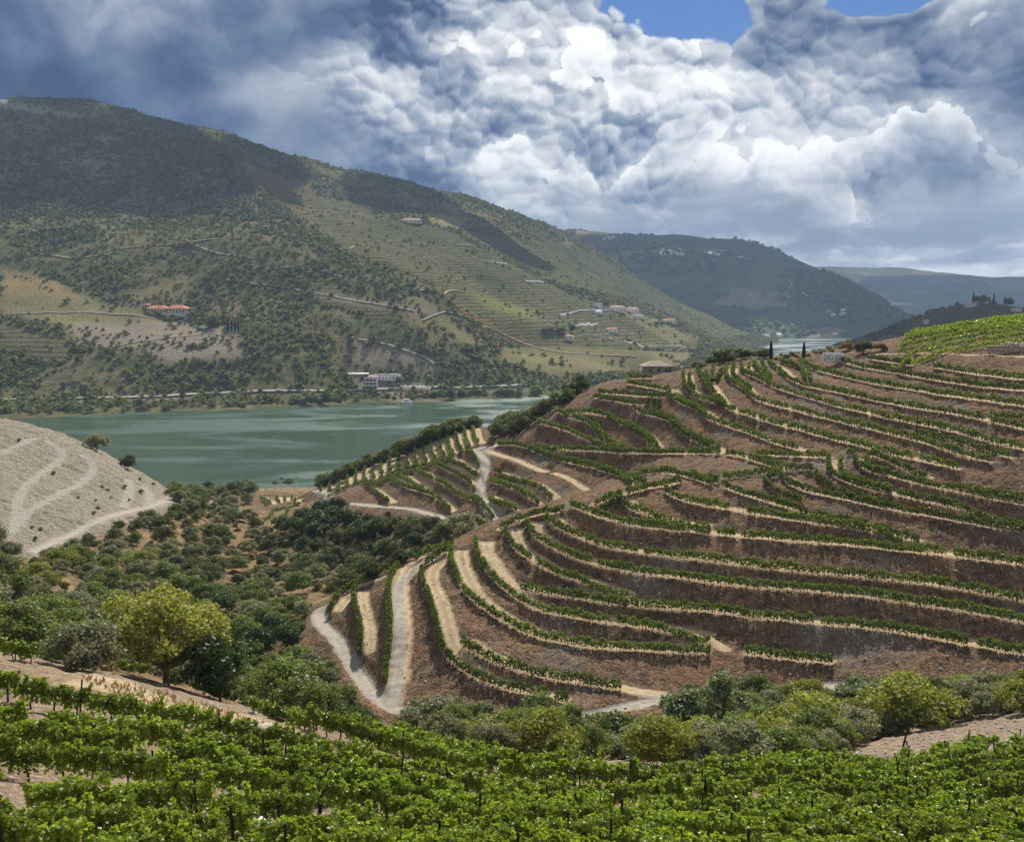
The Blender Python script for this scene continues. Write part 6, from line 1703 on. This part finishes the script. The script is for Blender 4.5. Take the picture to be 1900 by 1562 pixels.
# ruined stone house on the hilltop
a = P(1217, 686, 318); gx, gy = float(a[0]), float(a[1]); g0 = gz(gx, gy) - 0.3
o = empty('stone_house', (gx, gy, g0), 0.12); tag(o, 'old stone house with a weathered hipped roof on the hilltop', 'house')
pm('wall', [box(-4.6, 4.6, -3.2, 3.2, -1.5, 2.6)], stone, o)
roof_mesh('roof', hip(9.2, 6.4, 2.603, 1.9, 0.35), oldroof, o)
for x in (-2.6, 0.2, 2.6): pm('window', [box(x - 0.35, x + 0.35, -3.26, -3.1, 1.1, 1.9)], glass, o)
pm('door', [box(3.3, 4.1, -3.26, -3.1, -0.2, 1.8)], glass, o)
a = P(1262, 687, 322); x0, y0 = float(a[0]), float(a[1])
o = empty('ruin', (x0, y0, gz(x0, y0) - 0.3), 0.08); tag(o, 'roofless ruin of broken stone walls right of the old stone house', 'ruin')
for k_, (xa, xb, ya, yb, h_) in enumerate([(-4.2, -3.7, -2.2, 2.4, 2.3), (-3.69, -2.0, -2.3, -1.9, 1.9), (-1.2, 0.6, -2.3, -1.9, 2.4), (1.6, 5.6, -2.2, -1.8, 1.9), (5.61, 6.0, -2.2, 2.0, 1.6), (-3.69, 5.6, 2.0, 2.4, 2.5), (0.61, 0.95, -2.2, 1.9, 2.6)]):
    pm('wall', [box(xa, xb, ya, yb, -1.5, h_)], stone, o)
for k_ in range(4): pm('beam', [box(-3.6 + k_ * 1.1, -3.45 + k_ * 1.1, -2.1, 2.1, 2.0, 2.15)], bark, o)
# stones of the low walls are pieces of their own
gs = np.random.default_rng(31)
def rock_mesh(seed):
    g = np.random.default_rng(seed); bm = bmesh.new(); bmesh.ops.create_icosphere(bm, subdivisions=1, radius=0.5)
    for v in bm.verts: v.co *= 0.75 + 0.5 * g.random(); v.co.z *= 0.7
    me = bpy.data.meshes.new('stone'); bm.to_mesh(me); bm.free(); return me
rock_m = plain('schist_rock', (0.34, 0.30, 0.25), 0.95, 0.1, 0.4, 2.0)
pale_rock = plain('pale_rock', (0.62, 0.58, 0.51), 0.95, 0.1, 0.2, 2.0)
RK = []
for s in range(6):
    me = rock_mesh(s); me.materials.append(rock_m); RK.append(me)
RP = []
for s in range(4):
    me = rock_mesh(20 + s); me.materials.append(pale_rock); RP.append(me)
# dry-stone wall at the far right under the hill-crown vines
a = P(1868, 655, 250); wx, wy = float(a[0]), float(a[1])
o = empty('dry_stone_wall', (wx, wy, gz(wx, wy)), 0.05); tag(o, 'dark dry-stone wall at the right edge topped by pale rocks', 'wall')
n = 0
for lay in range(5):
    for i in range(17):
        s = mobj('stone', RK[gs.integers(0, 6)], None, o); s.location = (-5.2 + i * 0.66 + 0.33 * (lay % 2) + gs.normal() * 0.05, gs.normal() * 0.08, -0.1 + lay * 0.44); s.scale = (0.85 * gs.uniform(0.9, 1.2), 0.8, 0.72 * gs.uniform(0.9, 1.2)); s.rotation_euler = (gs.normal() * 0.15, gs.normal() * 0.15, gs.uniform(0, 6))
for i in range(14):
    s = mobj('stone', RP[gs.integers(0, 4)], None, o); s.location = (-1.5 + i * 0.48 + gs.normal() * 0.1, gs.normal() * 0.3, 2.15 + gs.uniform(0, 0.5)); s.scale = (0.7 * gs.uniform(0.7, 1.3),) * 3; s.rotation_euler = (gs.uniform(0, 6), gs.uniform(0, 6), 0)
    s['label'] = 'pale rock lying on top of the wall'
# the white sign
a = P(1545, 672, 281); sx, sy = float(a[0]), float(a[1]); sz = gz(sx, sy)
o = empty('hill_sign', (sx, sy, sz + 0.2), -0.30); tag(o, 'white hilltop sign board with tall black capital letters', 'sign')
sign_w = plain('sign_white', (0.78, 0.78, 0.76), 0.6, 0.3, 0.02, 1.0); sign_k = plain('sign_letter', (0.035, 0.035, 0.035), 0.6, 0.3)
SW, SH = 5.9, 2.95
pm('board', [box(-SW / 2, SW / 2, -0.08, 0.08, 0.35, 0.35 + SH)], sign_w, o)
for x in (-SW / 2 + 0.3, 0, SW / 2 - 0.3): pm('leg', [box(x - 0.07, x + 0.07, 0.083, 0.22, -0.8, SH)], greyw, o)
fc_ = bpy.data.curves.new('letters', 'FONT'); fc_.body = 'QUINTA  NOVA'; fc_.align_x = 'CENTER'; fc_.extrude = 0.02; fc_.size = 1.0; fc_.resolution_u = 3
tmp = bpy.data.objects.new('letters', fc_); COL.objects.link(tmp)
bpy.context.view_layer.update()
dg = bpy.context.evaluated_depsgraph_get(); lm = bpy.data.meshes.new_from_object(tmp.evaluated_get(dg)); bpy.data.objects.remove(tmp)
lv = np.array([v.co[:] for v in lm.vertices]); 
if len(lv):
    w_, h_ = np.ptp(lv[:, 0]), np.ptp(lv[:, 1])
    lm.materials.clear(); lm.materials.append(sign_k)
    L_ = mobj('lettering', lm, None, o); L_.rotation_euler = (math.pi / 2, 0, 0); L_.scale = (SW * 0.86 / w_, SH * 0.68 / h_, 1.0)
    L_.location = (-(lv[:, 0].max() + lv[:, 0].min()) / 2 * SW * 0.86 / w_, -0.105, 0.35 + SH * 0.17 - lv[:, 1].min() * SH * 0.68 / h_)
# thin pale coping of the road behind the cypresses
a0, a1 = P(1395, 662, 312), P(1440, 662, 312)
co, fc = box(0, float(a1[0] - a0[0]), -0.2, 0.2, -0.6, 0.5); cw = mobj('low_wall', poly_mesh('low_wall', co, fc, white)); cw.location = (float(a0[0]), 312, gz(float(a0[0]), 312)); tag(cw, 'low pale wall left of the left cypress on the hilltop', 'wall')
# wooden poles on the upper terraces
def pole(u, vb, y, H, label):
    p_ = P(u, vb, y); x, yy = float(p_[0]), float(p_[1]); c_, f = tube([(0, 0, -0.5), (0, 0, H * 0.5), (0.05, 0, H)], [0.13, 0.11, 0.09], 8)
    o_ = mobj('utility_pole', poly_mesh('utility_pole', c_, f, post_wood)); o_.location = (x, yy, gz(x, yy)); tag(o_, label, 'pole')
pole(1699, 834, 207, 5.4, 'brown wooden pole standing among the upper right terraces')
for u, v, lb in ((155,545,'far pylon above the pale field across the river'),(710,556,'far pylon beside the dirt track in mid slope'),(873,548,'far pylon at the left edge of the big vineyard'),(305,574,'far pole behind the long villa')):
    a = hill_at(u, v, y0=1000)
    c_, f = tube([(0, 0, -1), (0, 0, 9), (0, 0, 19)], [0.7, 0.45, 0.2], 6); o_ = empty('pylon', tuple(a)); tag(o_, lb, 'pylon')
    mobj('mast', poly_mesh('mast', c_, f, greyw), None, o_); pm('cross_arm', [box(-3, 3, -0.2, 0.2, 15.5, 16.0)], greyw, o_)
# gate posts, white trap and the broken strut in the foreground vineyard
def post_thing(u, v, y0, H, label, lean=(0, 0), name='end_post', r=0.07):
    a = near_at(u, v, y0, 150)
    if np.isnan(a[0]): return None
    c_, f = tube([(0, 0, -0.4), (lean[0] * 0.5, lean[1] * 0.5, H * 0.5), (lean[0], lean[1], H)], [r, r, r * 0.9], 7)
    o_ = mobj(name, poly_mesh(name, c_, f, post_wood)); o_.location = tuple(a); return tag(o_, label, 'post')
post_thing(208, 1272, 60, 1.7, 'black end post of a vine row left of the tan track'); post_thing(285, 1283, 60, 2.0, 'left of two black end posts right of the tan track', (0.1, 0)); post_thing(293, 1284, 60, 1.8, 'right of two black end posts beside the tan track', (0.25, 0.0))
post_thing(738, 1416, 70, 2.2, 'black end post at the top edge of the foreground vines')
a = near_at(1672, 1404, 70, 150)
if not np.isnan(a[0]):
    o = empty('wooden_strut', tuple(a)); tag(o, 'broken dark wooden strut leaning on the stony slope', 'strut')
    c_, f = tube([(-0.15, 0, -0.3), (0.5, 0, 2.7)], [0.09, 0.07], 6); mobj('pole', poly_mesh('pole', c_, f, post_wood), None, o)
    c_, f = tube([(0.9, 0.2, -0.2), (0.35, 0, 1.4)], [0.06, 0.05], 6); mobj('brace', poly_mesh('brace', c_, f, post_wood), None, o)
    c_, f = tube([(-0.4, -0.3, 0.1), (1.2, 0.2, 0.25)], [0.06, 0.05], 6); mobj('fallen_stick', poly_mesh('fallen_stick', c_, f, post_wood), None, o)
a = P(487, 1532, 30); x, y = float(a[0]), float(a[1]); zt = float(a[2])
o = empty('insect_trap', (x, y, zt), 0.5); tag(o, 'white folded insect trap hanging among the foreground vines', 'trap')
card = plain('white_card', (0.86, 0.86, 0.84), 0.5, 0.3, 0.02, 3.0)
def panel(p4, th=0.012):
    p4 = np.array(p4, float); nrm = np.cross(p4[1] - p4[0], p4[3] - p4[0]); nrm /= np.linalg.norm(nrm)
    return np.vstack([p4, p4 + nrm * th]), np.array([(3, 2, 1, 0), (4, 5, 6, 7), (0, 1, 5, 4), (1, 2, 6, 5), (2, 3, 7, 6), (3, 0, 4, 7)])
pm('left_panel', [panel([(-0.24, -0.16, 0), (0, -0.16, 0.26), (0, 0.16, 0.26), (-0.24, 0.16, 0)])], card, o)
pm('right_panel', [panel([(0.004, -0.16, 0.26), (0.24, -0.16, 0), (0.24, 0.16, 0), (0.004, 0.16, 0.26)])], card, o)
pm('base', [panel([(-0.24, -0.16, -0.014), (0.24, -0.16, -0.014), (0.24, 0.16, -0.014), (-0.24, 0.16, -0.014)])], card, o)
c_, f = tube([(0.55, 0.05, zt * 0 - 1.7), (0.55, 0.05, 0.5)], [0.055, 0.05], 7); mobj('stake', poly_mesh('stake', c_, f, post_wood), None, o)
c_, f = tube([(0, 0, 0.27), (0.3, 0.03, 0.44), (0.55, 0.05, 0.46)], [0.006, 0.006, 0.006], 5); mobj('wire', poly_mesh('wire', c_, f, dark_m), None, o)
# slab lying on the tan track
a = near_at(488, 1354, 50, 120)
if not np.isnan(a[0]):
    co, fc = box(-0.7, 0.7, -0.35, 0.35, 0.0, 0.10); s = mobj('stone_slab', poly_mesh('stone_slab', co, fc, rock_m)); s.location = tuple(a + np.array([0, 0, 0.12])); s.rotation_euler = (0.08, 0.05, 0.3); tag(s, 'flat pale slab lying on the tan track', 'slab')

rubble_m = plain('slope_rubble', (0.36, 0.315, 0.26), 0.95, 0.1, 0.35, 2.0)
# loose stones over banks and the stony slope: too many to count
def stones(name, pts, smin, smax, mat, seed, label):
    g = np.random.default_rng(seed); base_ = np.array([v.co[:] for v in RK[0].vertices]); tri = np.array([p_.vertices[:] for p_ in RK[0].polygons])
    n_ = len(pts); R = rand_rot(n_, g); s = (smin + (smax - smin) * g.random(n_) ** 3)[:, None, None]
    co = np.einsum('nij,vj->nvi', R, base_) * s + pts[:, None, :]
    fc = (np.arange(n_)[:, None, None] * len(base_) + tri).reshape(-1, 3)
    me = bpy.data.meshes.new(name); fill_mesh(me, co.reshape(-1, 3), fc); me.materials.append(mat)
    return tag(mobj(name, me), label, 'stones', kind='stuff')
g = np.random.default_rng(15)
x = g.uniform(-44, 120, 26000); y = g.uniform(126, 330, 26000)
jj = np.clip(np.searchsorted(YS, y), 0, len(YS) - 1); ii = np.clip(np.searchsorted(XS, x), 0, len(XS) - 1)
cl = fbm(x, y, 1 / 14.0, 3, 91)
k_ = (riser[jj, ii] > 0.7) & (BASE(x, y) > CAMZ - 59) & (g.random(len(x)) < np.clip(0.16 + cl, 0.05, 0.8))
pts = np.stack([x[k_], y[k_], GROUND(x[k_], y[k_]) + 0.02], 1)
stones('bank_stones', pts, 0.14, 0.62, rock_m, 16, 'loose brown schist stones strewn over the terrace banks')
k2 = g.random(len(pts)) < 0.09
stones('white_stones', pts[k2] + np.array([0.3, -0.2, 0.05]), 0.18, 0.65, pale_rock, 17, 'pale quartz stones strewn over the terrace banks')
h_ = scatter([(1500,1430),(1560,1405),(1640,1378),(1720,1352),(1900,1326),(1960,1322),(1960,1352),(1860,1372),(1760,1402),(1690,1428),(1600,1440)], 2600, lambda y: 0.35, 70, 140, 19, 900)
if len(h_): stones('slope_rubble', np.array(h_), 0.12, 0.5, rubble_m, 18, 'pale rubble on the bare stony slope at right')
h_ = scatter([(0,800),(160,830),(300,915),(310,940),(150,1010),(60,1040),(0,1010)], 3000, lambda y: 0.8, 220, 480, 20, 1500)
if len(h_): stones('hill_rubble', np.array(h_), 0.15, 0.6, pale_rock, 21, 'pale rubble strewn over the bare hill at left')
# dry grass tufts over banks
def tufts(name, pts, hgt, mat, seed, label, per=5):
    g = np.random.default_rng(seed); n_ = len(pts); q = np.repeat(pts, per, 0) + g.normal(size=(n_ * per, 3)) * np.array([0.12, 0.12, 0])
    d = np.stack([g.normal(size=len(q)) * 0.35, g.normal(size=len(q)) * 0.35, np.ones(len(q))], 1) * (hgt * g.uniform(0.5, 1.3, (len(q), 1)))
    s = np.cross(d, g.normal(size=(len(q), 3))); s /= np.linalg.norm(s, axis=1)[:, None]; s *= 0.05
    co = np.stack([q - s, q + s, q + d + s * 0.3, q + d - s * 0.3], 1).reshape(-1, 3)
    return tag(mobj(name, quads_mesh(name, co, mat)), label, 'grass', kind='stuff')
grass_m = leafy('dry_grass', (0.30, 0.21, 0.10), (0.46, 0.35, 0.17), 0.3, 0.1)
x = g.uniform(-44, 150, 30000); y = g.uniform(126, 320, 30000); jj = np.clip(np.searchsorted(YS, y), 0, len(YS) - 1); ii = np.clip(np.searchsorted(XS, x), 0, len(XS) - 1)
cl = fbm(x, y, 1 / 9.0, 3, 92); k_ = (riser[jj, ii] > 0.4) & (g.random(len(x)) < np.clip(cl * 1.2 + 0.12, 0.02, 0.8))
tufts('bank_grass', np.stack([x[k_], y[k_], GROUND(x[k_], y[k_])], 1), 0.32, grass_m, 22, 'dry tawny grass tufts on the terrace banks')
x = g.uniform(-44, 150, 26000); y = g.uniform(126, 320, 26000); jj = np.clip(np.searchsorted(YS, y), 0, len(YS) - 1); ii = np.clip(np.searchsorted(XS, x), 0, len(XS) - 1)
cl = fbm(x, y, 1 / 6.0, 3, 95); k_ = (gravel[jj, ii] < 0.5) & (g.random(len(x)) < np.clip(cl * 1.1 + 0.02, 0.0, 0.6)) & (riser[jj, ii] < 0.95)
tufts('bench_weeds', np.stack([x[k_], y[k_], GROUND(x[k_], y[k_])], 1), 0.26, LEAF['reed'], 25, 'green and tawny weeds along the edges of the terrace paths', 6)
h_ = scatter([(150,1255),(240,1300),(400,1345),(600,1400),(620,1385),(420,1320),(300,1285)], 2500, lambda y: 0.25, 40, 120, 23, 900)
if len(h_): tufts('track_grass', np.array(h_), 0.22, grass_m, 24, 'dry grass beside the tan track in the foreground')
print('near things', time.time() - T0)

# ================================================================== CLOUDS OVERHEAD THAT SHADE THE SLOPES, AND THE HAZE
def cloud(name, centre, rad, seed, label):
    """lumpy heap of cumulus, wider than tall"""
    g = np.random.default_rng(seed); parts = []
    for i in range(26):
        a = g.uniform(0, 6.28); q = math.sqrt(g.random()) * 0.85
        c_ = np.array([math.cos(a) * q * rad[0], math.sin(a) * q * rad[1], rad[2] * g.uniform(-0.15, 0.5) * (1 - q * q)])
        bm = bmesh.new(); bmesh.ops.create_icosphere(bm, subdivisions=3, radius=1.0)
        r_ = (0.24 + 0.22 * g.random()) * min(rad[0], rad[1])
        co = np.array([v.co[:] for v in bm.verts]); fc = np.array([[v.index for v in f.verts] for f in bm.faces]); bm.free()
        nz_ = np.array([mnoise.fractal(Vector(v * 2.2 + i * 7.7), 1.0, 2.0, 3) for v in co])
        co = co * (1 + 0.22 * nz_[:, None]) * r_ * np.array([1.15, 1.15, 0.55 if True else 1]) + c_
        parts.append((co, fc))
    co, fc = merge(parts); me = bpy.data.meshes.new(name); fill_mesh(me, co, fc); me.materials.append(cloud_m)
    me.polygons.foreach_set('use_smooth', np.ones(len(me.polygons), bool))
    o = mobj(name, me); o.location = centre; return tag(o, label, 'cloud', kind='stuff')
cloud_m, k, b, o_ = new_mat('cloud_white'); b.inputs['Base Color'].default_value = (0.92, 0.93, 0.95, 1); b.inputs['Roughness'].default_value = 1.0; b.inputs['Specular IOR Level'].default_value = 0
def shade_at(x, y, z, H):
    t = (H - z) / SUN_DIR.z; return (x + SUN_DIR.x * t, y + SUN_DIR.y * t, H)
cloud('cloud', shade_at(-760, 2080, 320, 1700), (400, 190, 180), 1, 'cloud above the left-hand mountain')
cloud('cloud', shade_at(-150, 2350, 330, 1700), (280, 170, 160), 2, 'cloud above the crest of the left-hand mountain')
cloud('cloud', shade_at(1000, 4300, 200, 2900), (1100, 900, 350), 3, 'broad cloud above the hazy mountain')
cloud('cloud', shade_at(2600, 7500, 200, 4200), (2600, 1500, 450), 4, 'broad cloud above the farthest ridges')
cloud('cloud', shade_at(800, 1480, 90, 1500), (330, 200, 130), 5, 'small cloud above the dark hill at right')

hz = bpy.data.materials.new('haze_air'); hz.use_nodes = True; t = hz.node_tree; t.nodes.clear()
pv = t.nodes.new('ShaderNodeVolumePrincipled'); pv.inputs['Color'].default_value = (0.50, 0.70, 1.0, 1); pv.inputs['Density'].default_value = 5.2e-5; pv.inputs['Anisotropy'].default_value = 0.2
om = t.nodes.new('ShaderNodeOutputMaterial'); t.links.new(pv.outputs[0], om.inputs['Volume'])
co, fc = box(-3000, 7200, -400, 11600, -80, 660)
tag(mobj('haze', poly_mesh('haze', co, fc, hz)), 'thin bluish haze filling the valley', 'haze', kind='stuff')
print('done', time.time() - T0)

# ================================================================== EACH LABEL SINGLES OUT ONE THING
MARKS = {'the yellow plane tree': (308, 1170), 'the gravel road bend': (592, 1140), 'the thin gravel path': (740, 950), 'the pale hill road': (240, 955), 'the spreading grey tree': (865, 965),
         'the tall silver tree': (1330, 1290), 'the dark twin trees': (1712, 1265), 'the stony slope': (1600, 1400), 'the lowest row end': (1050, 1300), 'the beach cypress': (451, 905),
         'the lone olive tree': (1022, 872), 'the road junction': (900, 830), 'the stone house': (1217, 676), 'the left cypress': (1430, 655), 'the path-side oak': (680, 970)}
def relabel():
    groups = {}
    for o in list(SC.objects):
        if o.parent is None and 'label' in o and 'group' in o: groups.setdefault((o['group'], o['label']), []).append(o)
    for (gp, lb), lst in groups.items():
        if len(lst) < 2: continue
        uv = {o: tuple(float(a) for a in project(*o.location)) for o in lst}
        if 'house' in lb or 'building' in lb or 'bank' in lb or 'hilltop' in lb or 'cypresses' in lb or 'pale bare hill' in lb:
            for i, o in enumerate(sorted(lst, key=lambda o: uv[o][0])): o['label'] = f'{lb}, {ordinal(i + 1)} from the left'
            continue
        cells = {}
        for o in lst:
            u, v = uv[o]
            m = min(MARKS, key=lambda k_: (MARKS[k_][0] - u) ** 2 + ((MARKS[k_][1] - v) * 1.4) ** 2)
            du, dv = u - MARKS[m][0], v - MARKS[m][1]
            side = ('left of' if du < 0 else 'right of') if abs(du) > abs(dv) else ('above' if dv < 0 else 'below')
            cells.setdefault((m, side), []).append((math.hypot(du, dv), o))
        for (m, side), q in cells.items():
            q.sort(key=lambda a: a[0])
            for i, (_, o) in enumerate(q): o['label'] = f'{lb}, {ordinal(i + 1)} nearest {side} {m}'
for o in list(SC.objects):
    if o.type == 'EMPTY' and o.parent is None and not o.children: bpy.data.objects.remove(o)
relabel()
